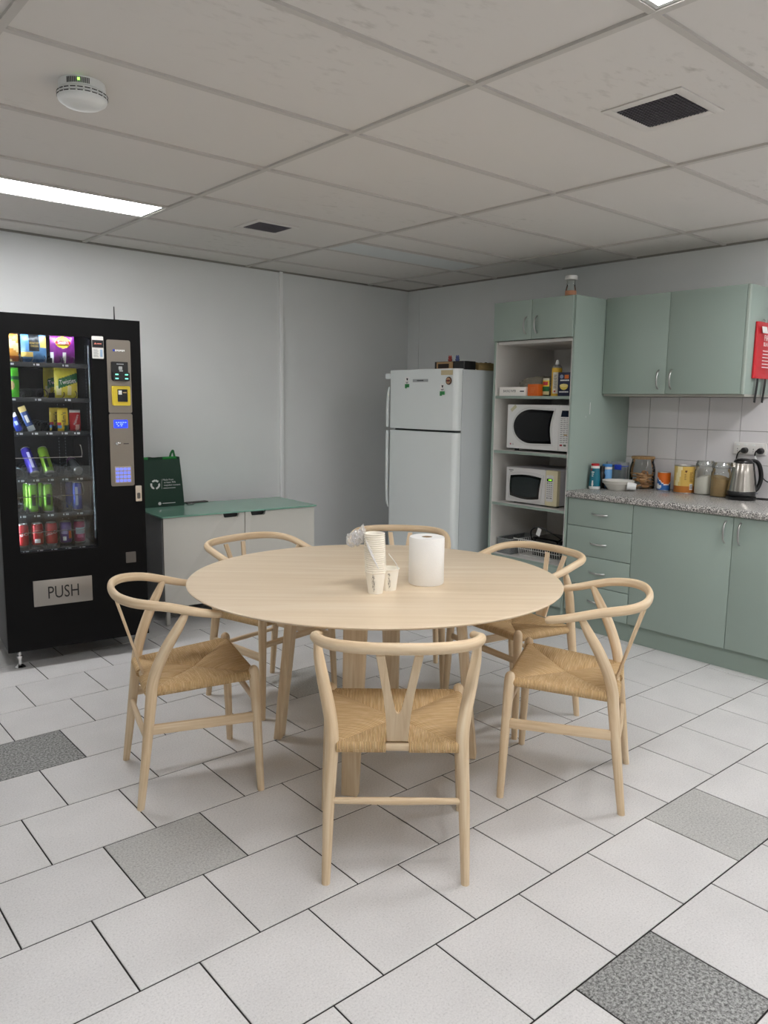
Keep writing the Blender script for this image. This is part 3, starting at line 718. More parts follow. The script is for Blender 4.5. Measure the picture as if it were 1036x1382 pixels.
# shelves with price strips and coils
SHZ = [1.591, 1.413, 1.239, .996, .809, .621]
TRAY = M('tray_black', '#0c0e10', .45); PST = M('price_strip', '#20262b', .3)
TICK = M('price_ticket', '#dfe8ee', .6)
COILX = [[.09, .21, .35], [.09, .21, .355], [.115, .187, .257, .332, .394], [.11, .182, .253, .325, .399], [.11, .178, .245, .32, .392], [.115, .184, .254, .325, .397]]
for k, z in enumerate(SHZ):
    b = B(); b.box(.030, .480, .070, .58, z-.012, z-.008)
    for x in [a-.5*(COILX[k][1]-COILX[k][0]) for a in COILX[k][1:]]: b.box(x-.001, x+.001, .075, .58, z-.008, z+.028)
    b.build('shelf', TRAY, vm); sh = vm.children[-1]
    sh = [c for c in vm.children if c.name.startswith('shelf')][-1]
    B().box(.032, .462, .066, .070, z-.022, z+.002, bev=.001).build('price_strip', PST, sh)
    tk = B()
    for n, x in enumerate(COILX[k]):
        tk.box(x-.012, x-.005, .0652, .0661, z-.014, z-.005); 
        tk.box(x+.002, x+.017, .0652, .0661, z-.0145, z-.0045)
    tk.build('price_ticket', TICK, sh)
    co = B()
    for x in ([q+s_*.031 for q in COILX[k] for s_ in (-1, 1)] if k < 2 else COILX[k]):
        r = .024 if k < 2 else .026; n = 4; pts = [(x+r*math.cos(a), .078+.42*q/(n*14), z+r+r*math.sin(a)) for q in range(n*14+1) for a in (2*PI*q/14-PI/2,)]
        co.tube(pts, .0021 if k < 2 else .0016, n=5, up=(0, 1, 0.01))
    co.build('coil', M('coil_black', '#15171a', .4) if k < 2 else M('coil_wire', '#5d666c', .35, .9), sh)
for z in (1.105, .902, .714):
    B().tube([(.035, .058, z), (.20, .056, z), (.395, .058, z), (.412, .062, z+.003), (.418, .066, z+.018), (.413, .068, z+.058), (.407, .070, z+.060)], .0023, n=8, soft=3, up=(0, 1, .01)).build('retaining_bar', CHROME, vm)
b = B()
for x in (.40, .435):
    for q in range(60): b.box(x-.0015, x+.0015, .598, .5995, .64+q*.0178, .648+q*.0178)
for q in range(60): b.box(.4805, .482, .2, .206, .64+q*.0178, .648+q*.0178)
b.build('rail_slots', M('slot_grey', '#8d979d', .5), vm)
# control column
b = B(); b.vbox(.547, .670, -.004, 0, 1.338, 1.722, .010); b.vbox(.547, .670, -.004, 0, .945, 1.335, .010); b.build('control_panel', BRZ, vm)
b = B(); b.box(.578, .588, -.0047, -.004, 1.662, 1.673, mi=1)
for k in range(6): b.box(.591+.0085*k, .597+.0085*k, -.0047, -.004, 1.662+.002*(k % 2), 1.672, mi=0)
b.build('maker_mark', [PRW, BLUE], vm)
b = B(); b.vbox(.566, .652, -.014, -.004, 1.512, 1.608, .004); b.vbox(.570, .655, -.034, -.012, 1.508, 1.552, .006); b.build('contactless_reader', BLACK, vm)
rdr = [c for c in vm.children if c.name == 'contactless_reader'][0]
b = B()
for x, z in ((.588, 1.541), (.638, 1.541), (.588, 1.520), (.638, 1.520)): b.box(x-.008, x+.008, -.0348, -.034, z-.003, z+.003)
b.build('indicator_lamp', M('teal_led', '#7ee0c4', .4, emit='#6fe8c4', es=1.2), rdr)
b = B(); b.vbox(.603, .622, -.0147, -.014, 1.566, 1.584, .003); b.box(.606, .625, -.0147, -.014, 1.558, 1.564); b.box(.593, .63, -.0147, -.014, 1.594, 1.598); b.build('pictogram', M('grey_print', '#b9bcbc', .6), rdr)
b = B(); b.vbox(.566, .657, -.026, -.004, 1.378, 1.481, .008); b.build('card_reader', YEL, vm)
yl = [c for c in vm.children if c.name == 'card_reader'][0]
b = B(); b.vbox(.590, .642, -.0275, -.026, 1.398, 1.464, .003); b.build('reader_window', BLACKG, yl)
b = B(); b.box(.594, .612, -.0285, -.0275, 1.436, 1.458); b.box(.618, .636, -.0285, -.0275, 1.444, 1.450, mi=1); b.build('reader_label', [PRW, TAN], yl)
b = B(); b.vbox(.570, .643, -.0062, -.004, 1.258, 1.301, .002); b.build('display', M('blue_lcd', '#1530e8', .3, emit='#2038ff', es=1.1), vm)
dsp = [c for c in vm.children if c.name == 'display'][0]
b = B()
for z, xs in ((1.288, (.580, .592, .604, .616, .628)), (1.279, (.584, .602, .610)), (1.270, (.590, .606))):
    for x in xs: b.box(x, x+.008, -.0066, -.0062, z-.002, z+.002)
b.build('characters', M('lcd_chars', '#8aa6ff', .4, emit='#88a4ff', es=1.), dsp)
b = B(); b.lathe([(0, .012), (.008, .012), (.009, 0)], n=20, Mx=Matrix.Translation((.582, -.004, 1.176)) @ Matrix.Rotation(PI/2, 4, 'X')); b.box(.580, .600, -.024, -.016, 1.172, 1.184, bev=.003); b.build('key_lock', CHROME, vm)
B().box(.618, .646, -.0046, -.004, 1.1715, 1.1755).build('coin_slot', INK, vm)
b = B(); b.vbox(.567, .654, -.007, -.004, .962, 1.052, .003); b.build('keypad', M('keypad_plate', '#b8aea0', .35, .6), vm)
kp = [c for c in vm.children if c.name == 'keypad'][0]
KEYM = M('blue_lit_key', '#8f9ae8', .4, emit='#5c70ff', es=.5)
for r in range(4):
    for c in range(4): B().vbox(.572+.0202*c, .588+.0202*c, -.0095, -.007, 1.030-.0208*r, 1.044-.0208*r, .002).build('key', KEYM, kp)
b = B(); b.vbox(.671, .704, -.016, 0, .858, .944, .004); b.build('door_lock', CHROME, vm)
lk = [c for c in vm.children if c.name == 'door_lock'][0]
B().vbox(.679, .696, -.0172, -.016, .872, .905, .006).build('lock_cylinder', M('dark_steel', '#6a6a6a', .3, 1.), lk)
B().vbox(.611, .665, -.003, 0, .517, .577, .003).build('blank_plate', M('grey_plate', '#77736f', .4, .7), vm)
b = B(); b.vbox(.474, .532, -.0035, 0, 1.621, 1.736, .005); b.build('sticker', M('sticker_white', '#e8e6e2', .5), vm)
st = [c for c in vm.children if c.name == 'sticker'][0]
b = B(); b.box(.475, .531, -.0042, -.0035, 1.678, 1.716, mi=0); b.prism([(.484, 1.694), (.498, 1.694), (.491, 1.704)], -.0047, -.0042, mi=1); b.box(.499, .522, -.0047, -.0042, 1.695, 1.700, mi=1)
for k in range(6): b.box(.481, .505-.004*(k % 2), -.0041, -.0035, 1.630+.007*k, 1.6325+.007*k, mi=2)
b.box(.514, .526, -.0041, -.0035, 1.630, 1.668, mi=3)
b.build('print', [INK, M('salmon_print', '#d88070', .5), M('grey_line', '#9a9a9a', .6), M('pale_blue_print', '#9ab4d0', .5)], st)
FL = M('flap_steel', '#a8a39c', .36, .85)
b = B(); b.box(.1335, .4265, -.006, 0, .331, .468, bev=.0015); b.build('push_flap', FL, vm)
fl = [c for c in vm.children if c.name == 'push_flap'][0]
B().text('PUSH', .094, (.281, -.0064, .396), sx=.72).build('lettering', INK, fl)
b = B(); b.lathe([(0, .004), (.014, .004), (.014, 0)], (.613, .08, ZT), n=20); b.lathe([(0, .075), (.0025, .074), (.004, .010), (.006, .004)], (.613, .08, ZT), n=12); b.build('antenna', BLACK, vm)
# stock inside, each a thing of its own
VMx = Matrix.Translation(VO) @ Matrix.Rotation(VR, 4, 'Z')
def vat(x, y, z): return tuple(VMx @ Vector((x, y, z)))
def put(name, label, cat, x, y, z, group, rz=0.): return thing(name, label, cat, vat(x, y, z+.0006), VR+rz, group)
GB = 'snack bags in the vending machine'; GC = 'drink cans in the vending machine'; GBAR = 'chocolate packets in the vending machine'
t = put('snack_bag', 'blue and black crisp bag on the top shelf of the vending machine', 'snack bag', .212, .125, 1.587, GB)
FOILB = M('blue_foil', '#4f7ea8', .28, bump=.4, bscale=60); BLKP = M('black_print', '#17181a', .4)
def fn(u, v): return 1 if abs(u) < .42 and v > -.25 else 2 if (u > .45 and abs(v-.35) < .35) or (abs(v+.45) < .14 and u < -.1) else 3 if v < -.72 else 0
b = B().pillow(.122, .165, .05, fn, n=34); b.build('packet', [FOILB, BLKP, GOLD, M('deep_blue_foil', '#25507c', .3)], t)
B().text('HONEY SOY', .0145, (0, -.0292, .103), sx=.56).text('CHICKEN', .0135, (0, -.0292, .088), sx=.62).build('lettering', GOLD, t)
t = put('snack_bag', 'purple crisp bag with a yellow emblem on the top shelf', 'snack bag', .352, .125, 1.587, GB)
def fn(u, v): return 1 if (u/.62)**2+((v-.38)/.36)**2 < 1 else 2 if v < -.45 and abs(u) < .55 and math.sin(u*9+v*5) > 0 else 3 if v < -.25 and math.sin(u*6+1) > .55 else 0
B().pillow(.122, .165, .05, fn, n=34).build('packet', [M('purple_foil', '#7c2580', .28, bump=.4, bscale=60), YEL, M('violet_print', '#5a1d66', .4), PRW], t)
b = B(); b.prism([(-.034, .104), (.034, .104), (.038, .113), (.034, .122), (-.034, .122), (-.038, .113)], -.0285, -.0275); b.build('emblem_band', RED, t)
B().text("Smith's", .024, (0, -.0292, .1125), sx=.8).build('lettering', PRW, t)
t = put('snack_bag', 'golden brown crisp bag half hidden at the edge of the window, top shelf', 'snack bag', .083, .125, 1.587, GB)
B().pillow(.115, .165, .05, lambda u, v: 1 if math.sin(v*5+u*2) > .2 else 2 if v < -.6 else 0, n=18).build('packet', [M('amber_foil', '#c98a35', .3), M('cream_foil', '#e8cf94', .35), M('rust_foil', '#8c4a1c', .35)], t)
t = put('snack_bag', 'bright green snack bag half hidden at the edge of the window, second shelf', 'snack bag', .082, .125, 1.409, GB)
B().pillow(.105, .155, .05, lambda u, v: 1 if (u-.3)**2+(v+.15)**2 < .08 else 2 if v > .2 and u > .2 and v < .5 else 0, n=18).build('packet', [M('lime_foil', '#59c436', .3, bump=.3, bscale=60), TAN, DKGRN], t)
TWF = M('yellow_foil', '#e6dc4c', .3, bump=.4, bscale=60)
def twist(label, x, y):
    t = put('snack_bag', label, 'snack bag', x, y, 1.409, GB)
    def fn(u, v): return 1 if abs(v-.12-.25*u) < .30 and u > -.72 else 2 if v < -.2 and math.sin(u*7) > .3 and v > -.75 else 0
    B().pillow(.116, .165, .05, fn, n=34).build('packet', [TWF, DKGRN, M('pale_yellow', '#f4efb4', .4)], t)
    B().text('Twisties', .034, (.004, -.0295, .090), rot=.17, sx=.74).build('lettering', PRW, t)
twist('yellow and green twisted-snack bag at the front of the second shelf', .362, .125)
twist('second yellow and green snack bag, standing behind the front one', .330, .255)
t = put('chocolate_bar', 'blue wrapped chocolate bar leaning at the window edge, third shelf', 'chocolate bar', .126, .115, 1.239, GBAR)
b = B().pillow(.034, .10, .016, lambda u, v: 1 if v > .5 else 2 if abs(v+.1) < .25 and abs(u) < .5 else 0, Mx=Matrix.Rotation(rad(-20), 4, 'Y')); b.build('wrapper', [M('blue_wrapper', '#2a3fa0', .3), PRW, M('light_blue', '#a8bce8', .35)], t)
t = put('chocolate_bar', 'long blue and gold chocolate bar tilted in its coil, third shelf', 'chocolate bar', .185, .115, 1.241, GBAR)
b = B().pillow(.036, .135, .018, lambda u, v: 1 if v > .55 else 2 if v < -.55 else 3 if abs(v) < .3 and abs(u) < .5 else 0, Mx=Matrix.Rotation(rad(-21), 4, 'Y')); b.build('wrapper', [M('navy_wrapper', '#34508c', .3), M('sand_wrapper', '#d8c27c', .35), M('ice_wrapper', '#cfe0ea', .35), PRW], t)
def mm(label, x, y):
    t = put('chocolate_packet', label, 'chocolate packet', x, y, 1.239, GBAR)
    B().pillow(.054, .122, .028, lambda u, v: 1 if u < -.35 and v < -.2 and v > -.45 else 2 if u < -.2 and -.8 < v < -.5 else 3 if u > .3 and v < -.55 else 0, n=16).build('packet', [YEL, RED, SKY, DKGRN], t)
    B().text("m&m's", .030, (.004, -.0165, .062), rot=PI/2, sx=.95).build('lettering', M('brown_letters', '#3a2214', .5), t)
mm('yellow chocolate sweets packet at the front of the third shelf', .336, .115); mm('second yellow chocolate packet, behind the front one', .312, .20)
t = put('chocolate_packet', 'red chocolate balls packet beside the yellow packet, third shelf', 'chocolate packet', .398, .115, 1.239, GBAR)
B().pillow(.056, .112, .03, lambda u, v: 1 if v > .72 else 2 if u > -.1 and v < -.35 and (u-.4)**2+(v+.6)**2 < .2 else 0, n=16).build('packet', [M('scarlet_foil', '#c22a30', .3), PRW, M('pale_pink', '#e8b0a8', .4)], t)
B().text('Maltesers', .0185, (.002, -.0175, .060), rot=PI/2-.3, sx=.8).build('lettering', PRW, t)
def can(label, x, y, z, mat, h=.122, r=.0295, letters=None, band=None, tilt=None, mats=None):
    t = put('drink_can', label, 'can', x, y, z, GC)
    if tilt: t.rotation_euler = (tilt[0], tilt[1], VR)
    n = h
    B().lathe([(0, .004), (r*.62, .004), (r*.72, 0), (r*.80, .0015), (r*.98, .009), (r, .013), (r, n-.017), (r*.97, n-.013), (r*.84, n-.004)], n=32, mis=[1, 1, 1, 1, 0, 0, 0, 0]).build('body', [mat, STEEL], t)
    B().lathe([(r*.84, n-.004), (r*.86, n-.001), (r*.83, n), (r*.80, n-.003), (r*.78, n-.0055), (0, n-.005)], n=32).build('lid', STEEL, t)
    if letters: B().text(letters[0], letters[1], (0, -r-.0011, h*.55), bend=r+.0011, rot=letters[2], sx=.85).build('lettering', PRW, t)
    if band:
        b = B(); R = r+.0003
        for (a0, a1, z0, z1, m_) in band:
            pts = [(a0+(a1-a0)*k/8) for k in range(9)]
            for k in range(8):
                q = [b.bm.verts.new((R*math.sin(rad(a)), -R*math.cos(rad(a)), zz_)) for a, zz_ in ((pts[k], z0), (pts[k+1], z0), (pts[k+1], z1), (pts[k], z1))]
                b.bm.faces.new(q).material_index = m_
        b.build('graphics', mats, t)
    return t
REDC = M('cola_red', '#b81d24', .28, .25); PURC = M('can_purple', '#5b3a8c', .28, .25); PNKC = M('can_pink', '#a82a5c', .28, .25)
GRC = M('can_green', '#86c63a', .25, .35); BLC = M('can_blue', '#2c4ec0', .25, .35); VIO = M('can_violet', '#4a3fae', .25, .35)
z6 = .6215+.012
can('red cola can at the edge of the window, bottom shelf', .112, .115, z6, REDC, letters=('Coca-Cola', .024, .12))
can('second red cola can from the window edge, barcode side out', .184, .115, z6, REDC, band=[(-35, 20, .018, .040, 0), (-60, 40, .070, .074, 1), (-50, 40, .082, .085, 1)], mats=[PRW, M('pale_red', '#e09890', .4)])
can('third red cola can from the window edge, lettering out', .254, .115, z6, REDC, letters=('Coca-Cola', .024, .25))
can('purple soft drink can on the bottom shelf', .326, .115, z6, PURC, band=[(-60, 10, .055, .080, 0), (-40, -5, .02, .042, 1), (20, 60, .03, .07, 2)], mats=[M('lilac', '#b8a8d8', .4), PRW, ORNG])
can('pink soft drink can at the end of the bottom shelf', .397, .115, z6, PNKC, band=[(-50, 50, .05, .085, 0), (-35, 30, .030, .05, 1)], mats=[M('ice_blue', '#c8d8e4', .4), M('rose', '#d86a98', .4)])
z5 = .810
can('tall green energy can, first of the fifth shelf', .170, .115, z5, GRC, h=.155, r=.0255, band=[(-20, 25, .04, .10, 0)], mats=[M('black_claw', '#1a2a12', .4)])
can('tall green energy can nearer the middle of the fifth shelf', .243, .115, z5, GRC, h=.155, r=.0255, band=[(-20, 25, .04, .10, 0)], mats=[_m['black_claw']])
can('tall blue energy can on the fifth shelf', .392, .115, z5, BLC, h=.155, r=.0255, band=[(-30, 0, .03, .13, 0)], mats=[M('silver_print', '#b8c4dc', .35)])
can('tall green energy can standing behind the first green one', .160, .19, z5, GRC, h=.155, r=.0255)
can('tall green energy can standing behind the middle green one', .236, .19, z5, GRC, h=.155, r=.0255)
can('tall blue energy can standing behind the front blue one', .372, .19, z5, BLC, h=.155, r=.0255)
can('violet energy can tipped over in its coil, fourth shelf', .186, .105, 1.012, VIO, h=.168, r=.026, tilt=(rad(-38), rad(-12), 0), band=[(-10, 20, .03, .13, 0)], mats=[M('silver_violet', '#c8c4ec', .35)])
can('green energy can tipped over in its coil, fourth shelf', .258, .105, 1.012, M('can_lime', '#8cb83a', .25, .35), h=.168, r=.026, tilt=(rad(-38), rad(-7), 0), band=[(-25, 10, .03, .10, 0)], mats=[_m['black_claw']])
can('dark grey energy can lying in its coil, end of the fourth shelf', .403, .10, 1.022, M('can_grey', '#7c8288', .25, .5), h=.168, r=.026, tilt=(rad(-72), rad(-9), 0), band=[(-90, 90, .13, .15, 0)], mats=[PURP])

# ------------------------------------------------------------------ fridge (front faces -x)
FX, FY = 3.79, 4.335; FW = .685; FH = 1.645
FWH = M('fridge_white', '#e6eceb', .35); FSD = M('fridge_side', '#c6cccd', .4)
fg = thing('fridge', 'tall white two-door fridge standing in the corner beside the green cupboard', 'fridge', (FX, FY, 0), KIT)
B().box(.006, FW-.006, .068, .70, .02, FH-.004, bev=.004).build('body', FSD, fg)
b = B(); b.box(.012, FW-.012, .060, .069, .05, FH-.02); b.build('door_seal', M('seal_grey', '#55595a', .7), fg)
def fdoor(z0, z1):
    pts = []
    r = .035; n = 6
    for k in range(n+1): a = rad(180+90*k/n); pts.append((r+r*math.cos(a), r+r*math.sin(a)+.0))
    for k in range(1, 8): pts.append((r+(FW-2*r)*k/8, -.006*math.sin(PI*k/8)))
    for k in range(n+1): a = rad(270+90*k/n); pts.append((FW-r+r*math.cos(a), r+r*math.sin(a)))
    pts += [(FW, .058), (0, .058)]
    return B().prism(pts, z0, z1, plane='xy', bev=.004)
fdoor(1.229, FH).build('freezer_door', FWH, fg); fdoor(.045, 1.214).build('fridge_door', FWH, fg)
fz = [c for c in fg.children if c.name == 'freezer_door'][0]; fd = [c for c in fg.children if c.name == 'fridge_door'][0]
B().tube([(.002, .006, 1.525), (-.004, .002, 1.48), (-.009, .0, 1.38), (-.009, .0, 1.28), (-.008, .003, 1.235)], [.004, .009, .011, .011, .010], n=12, soft=5, up=(0, 1, 0)).build('handle', FWH, fz)
B().tube([(-.008, .003, 1.208), (-.009, .0, 1.14), (-.009, .0, .85), (-.006, .002, .70), (.003, .008, .64)], [.010, .011, .011, .009, .004], n=12, soft=5, up=(0, 1, 0)).build('handle', FWH, fd)
b = B(); b.vbox(.268, .420, -.009, -.003, 1.558, 1.577, .002); b.build('badge', M('badge_grey', '#a9adae', .35, .6), fz)
b = B(); 
for k in range(9): b.box(.312+.0075*k, .317+.0075*k, -.0096, -.009, 1.5635, 1.5715)
b.build('badge_marks', INK, [c for c in fz.children if c.name == 'badge'][0])
b = B(); b.vbox(-.022, .028, -.012, .02, 1.583, 1.622, .012); b.build('corner_clip', FWH, fz)
b = B(); b.box(.545, .655, -.0058, -.0042, 1.602, 1.634); b.build('tape_label', M('old_tape', '#cbbd98', .7), fz)
def sticker(x, z, name='sticker'):
    b = B(); b.box(x-.022, x+.022, -.0078, -.0062, z, z+.048, mi=0); b.prism([(x-.022, z-.030), (x-.004, z-.030), (x-.004, z-.023), (x+.022, z-.023), (x+.022, z), (x-.022, z)], -.0078, -.0062, mi=1)
    b.prism([(x-.008, z+.040), (x+.010, z+.040), (x+.006, z+.028), (x+.001, z+.022), (x-.003, z+.028)], -.0084, -.0078, mi=2); b.box(x-.013, x+.013, -.0084, -.0078, z+.010, z+.014, mi=2); b.box(x-.008, x+.008, -.0084, -.0078, z+.004, z+.007, mi=2)
    for k in range(2): b.box(x-.017, x+.016, -.0084, -.0078, z-.010-.008*k, z-.006-.008*k, mi=3)
    o = b.build(name, [PRW, M('sticker_green', '#3d9a55', .5), INK, M('deep_green', '#256b3a', .5)], fz); o['label'] = 'small white and green waste sorting sticker'
sticker(.207, 1.545); sticker(.562, 1.493)
mg = thing('fridge_magnet', 'round brown and black magnet high up on the white freezer door', 'magnet', (FX-.0065, FY-.622, 1.563), KIT)
b = B().lathe([(0, .006), (.024, .006), (.0265, .004), (.027, 0), (0, 0)], n=32, Mx=Matrix.Rotation(PI/2, 4, 'X')); b.build('disc', M('magnet_rim', '#4a2f22', .5), mg)
b = B().lathe([(0, .0066), (.020, .0066), (.020, .006)], n=28, Mx=Matrix.Rotation(PI/2, 4, 'X')); b.box(-.016, .016, -.0072, -.0066, -.005, .006, mi=1); b.box(-.007, .003, -.0075, -.0072, -.002, .003, mi=2); b.build('picture', [M('magnet_tan', '#b98f6c', .5), INK, RED], mg)
# clutter on the fridge
B_ = thing('storage_box', 'black box with a tan framed front lying on top of the fridge', 'box', (FX+.075, FY-.395, FH-.004), KIT)
B().vbox(0, .285, 0, .12, 0, .056, .010, axis='z').build('body', BLACK, B_)
b = B(); b.box(.035, .185, -.012, -.001, .004, .052, bev=.002); b.build('frame', M('tan_frame', '#b08d62', .6), B_)
B().box(.052, .155, -.014, -.012, .010, .040).build('panel', M('dark_brown', '#2a1c14', .6), B_)
tag(place(B().vbox(0, .20, 0, .16, 0, .0045, .02, axis='z').build('paper_sheet', PAPER), (FX+.055, FY-.475, FH-.004), KIT), 'white sheet under the black box on top of the fridge', 'paper')
for nm, lab, x, m_ in (('red_pompom', 'small red fuzzy figure sitting on the black box on the fridge', .135, M('red_fuzz', '#a04a45', .9, bump=1., bscale=150)), ('blue_pompom', 'small blue fuzzy figure sitting on the black box on the fridge', .205, M('blue_fuzz', '#55618f', .9, bump=1., bscale=150))):
    t = thing('fuzzy_figure', lab, 'figurine', (FX+.075+.05, FY-.395-x+.03, FH+.052), KIT)
    B().lathe([(0, 0), (.010, .001), (.0145, .008), (.015, .016), (.012, .021)], n=20).lathe([(.0, .019), (.010, .020), (.0135, .028), (.012, .035), (.006, .040), (0, .041)], n=20).build('body', m_, t)
    for s in (-1, 1): B().lathe([(0, 0), (.004, .002), (.0045, .006), (.002, .010), (0, .011)], (s*.009, 0, .034), n=10).build('ear', m_, t)
t = thing('wooden_crate', 'brown wooden tray full of dark bits on top of the fridge', 'tray', (FX+.22, FY-.475, FH-.004), KIT)
b = B(); b.box(0, .205, 0, .34, 0, .006); b.box(0, .205, 0, .01, .006, .050); b.box(0, .205, .33, .34, .006, .050); b.box(0, .01, .01, .33, .006, .050); b.box(.195, .205, .01, .33, .006, .050); b.build('box', wood('crate_wood', '#6b5a38', '#86724a', '#94805a', 6, 60), t, grain='y')
b = B()
for k in range(34): crumple(b, (random.uniform(.02, .185), random.uniform(.02, .32), random.uniform(.040, .052)), (random.uniform(.008, .016),)*2+(random.uniform(.006, .010),), k, 2, .7)
o = b.build('contents', M('dark_bits', '#1c1a17', .8), t); o['kind'] = 'stuff'

# ------------------------------------------------------------------ tall cupboard
PX, PY0, PY1 = 4.05, 3.555, 2.905; PW = PY0-PY1; PD = XR-.003-PX
tc = thing('tall_cupboard', 'tall green cupboard with open white shelves and two small doors at the top', 'cupboard', (PX, PY0, 0), KIT)
B().box(0, .018, .0, PD, 0, 2.078, bev=.001).build('side_panel', GREEN, tc); B().box(PW-.016, PW, .0, PD, 0, 2.078, bev=.001).build('side_panel', GREEN, tc)
b = B(); b.box(.0185, .024, .002, PD-.02, .36, 1.82); b.box(PW-.022, PW-.0165, .002, PD-.02, .36, 1.82); b.build('lining', MELA, tc)
B().box(.0185, PW-.0165, PD-.018, PD, .06, 2.06).build('back_panel', MELA, tc)
B().box(.0185, PW-.0165, .02, PD-.0185, 2.06, 2.077).build('top_panel', GREEN, tc)
for z in (1.467, 1.100, .745, .385):
    o = B().box(.0245, PW-.0225, .003, PD-.019, z-.018, z).build('shelf', MELA, tc)
    B().box(.0245, PW-.0225, .0005, .003, z-.018, z).build('edge_strip', GREENK, o)
B().box(.0185, PW-.0165, .02, PD-.019, 1.806, 1.826).build('shelf', MELA, tc)
B().box(.019, PW-.017, .0, .018, .115, .366).build('front_panel', GREEN, tc)
B().box(.019, PW-.017, .035, .05, 0, .11).build('kick_board', GREENK, tc)
def bow(b, p, axis, L, out=.026, r=.0045, flat=.0055):
    n = 9; pts = []
    for k in range(n):
        t = k/(n-1)*2-1; y = p[1]-out*(1-t*t)**.55 if abs(t) < 1 else p[1]
        pts.append((p[0]+t*L/2, y, p[2]) if axis == 'x' else (p[0], y, p[2]+t*L/2))
    b.tube(pts, [r]*n, r2=[flat]*n, n=10, soft=3, up=(0, 0, 1) if axis == 'x' else (1, 0, 0)); return b
NICK = M('satin_nickel', '#b7b8b6', .28, 1.)
for x0, x1, hx in ((.008, .324, .280), (.327, PW-.012, .366)):
    o = B().box(x0, x1, -.018, -.001, 1.828, 2.076, bev=.0012).build('door', GREEN, tc)
    bow(B(), (hx, -.018, 1.917), 'z', .108).build('handle', NICK, o)
mk = B(); mk.box(PW, PW+.0012, .190, .196, 1.355, 1.43); mk.box(PW, PW+.0012, .150, .153, 1.335, 1.345); mk.build('tape_scrap', M('pale_mark', '#d6dcd8', .6), tc)
# items in the tall cupboard
def sit(name, label, cat, xf, y, z, group=None, rz=0.): return thing(name, label, cat, (xf, y, z+.0006), KIT+rz, group)
Z1 = 1.467
t = sit('wrap_box', 'long white carton of baking paper lying at the front of the top shelf', 'box', 4.068, 3.512, Z1)
B().box(0, .222, 0, .055, 0, .058, bev=.0015).build('carton', PAPER, t)
b = B().text('BAKING PAPER', .024, (.090, -.0006, .031), sx=.68); b.box(.178, .212, -.0006, 0, .026, .034); b.build('lettering', M('soft_ink', '#3c3f48', .7), t)
t = sit('orange_box', 'small bright orange box beside the white carton, top shelf', 'box', 4.085, 3.284, Z1, rz=rad(-8))
B().box(0, .095, 0, .075, 0, .076, bev=.002).build('carton', M('orange_card', '#dd6a1c', .5), t)
b = B()
for q in range(4): b.box(.025+.003*(q % 2), .07-.004*q, -.0006, 0, .05-.009*q, .053-.009*q)
b.build('lettering', M('faint_orange', '#e88a48', .5), t)
t = sit('snack_packet', 'upright yellow and green packet between the orange box and the spray can', 'packet', 4.112, 3.157, Z1)
B().pillow(.052, .122, .026, lambda u, v: 1 if v > .62 else 2 if .08 < v < .45 and abs(u) < .8 else 3 if -.55 < v < .05 else 4 if v < -.55 else 0, n=16).build('packet', [YEL, M('packet_clear', '#d8d2c0', .4), RED, DKGRN, M('packet_cream', '#d9cf9c', .5)], t)
t = sit('spray_can', 'tall yellow spray can with a white nozzle on the top shelf', 'spray can', 4.135, 3.092, Z1)
B().lathe([(0, .002), (.031, .002), (.0325, 0), (.0325, .004), (.0325, .172), (.031, .178)], n=36).build('body', M('can_yellow', '#d9ae2a', .35), t)
b = B()
for k in range(8):
    a0, a1 = rad(-10+8*k), rad(-2+8*k); R = .0329; q = [b.bm.verts.new((R*math.sin(a), -R*math.cos(a), z)) for a, z in ((a0, .016), (a1, .016), (a1, .150), (a0, .150))]; b.bm.faces.new(q)
for q in range(9):
    a = rad(18); b.box(-.009+.001*(q % 3), .010-.002*(q % 2), -.0002, .0002, .050+.010*q, .0545+.010*q, mi=1, Mx=Matrix.Rotation(a, 4, 'Z') @ Matrix.Translation((0, -.0333, 0)))
b.box(-.005, .005, -.0002, .0002, -.005, .005, mi=2, Mx=Matrix.Rotation(rad(18), 4, 'Z') @ Matrix.Translation((0, -.0334, .03)) @ Matrix.Rotation(PI/4, 4, 'Y'))
b.build('label_panel', [M('label_cream', '#d8d4c2', .5), M('label_grey', '#6d6d6a', .6), RED], t)
B().lathe([(.031, .178), (.030, .184), (.024, .194), (.018, .198), (.012, .199)], n=30).build('dome', M('can_dome', '#8e8f8e', .4, .7), t)
B().lathe([(.012, .198), (.0125, .212), (.009, .216), (.009, .226), (.007, .229), (0, .229)], n=24).build('nozzle', WHITE, t)
t = sit('pasta_box', 'dark navy food box with a yellow bowl picture at the end of the top shelf', 'box', 4.085, 3.044, Z1, rz=rad(3))
B().box(0, .115, 0, .085, 0, .148, bev=.0015).build('carton', NAVY, t)
b = B().prism([(.045+.030*math.cos(rad(a)), .064+.026*math.sin(rad(a))) for a in range(180, 361, 15)], -.0007, 0, mi=0)
b.lathe([(0, 0), (.030, .0004), (0, .0008)], n=24, mi=2, Mx=Matrix.Translation((.045, -.0004, .066)) @ Matrix.Rotation(PI/2, 4, 'X') @ Matrix.Diagonal((1, .35, 1, 1)))
for k in range(6): b.box(.018+.011*k, .026+.011*k, -.0006, 0, .094, .102, mi=1)
for k in range(7): b.box(.012+.010*k, .019+.010*k, -.0006, 0, .022, .030, mi=1)
b.lathe([(0, 0), (.013, .0004), (0, .0008)], n=20, mi=3, Mx=Matrix.Translation((.026, -.0004, .121)) @ Matrix.Rotation(PI/2, 4, 'X'))
b.box(.048, .078, -.0006, 0, .108, .132, mi=4)
b.build('print', [M('bowl_yellow', '#d9c257', .5), PRW, M('noodle', '#e6d68a', .5), M('crest', '#8a94ae', .5), ORNG], t)
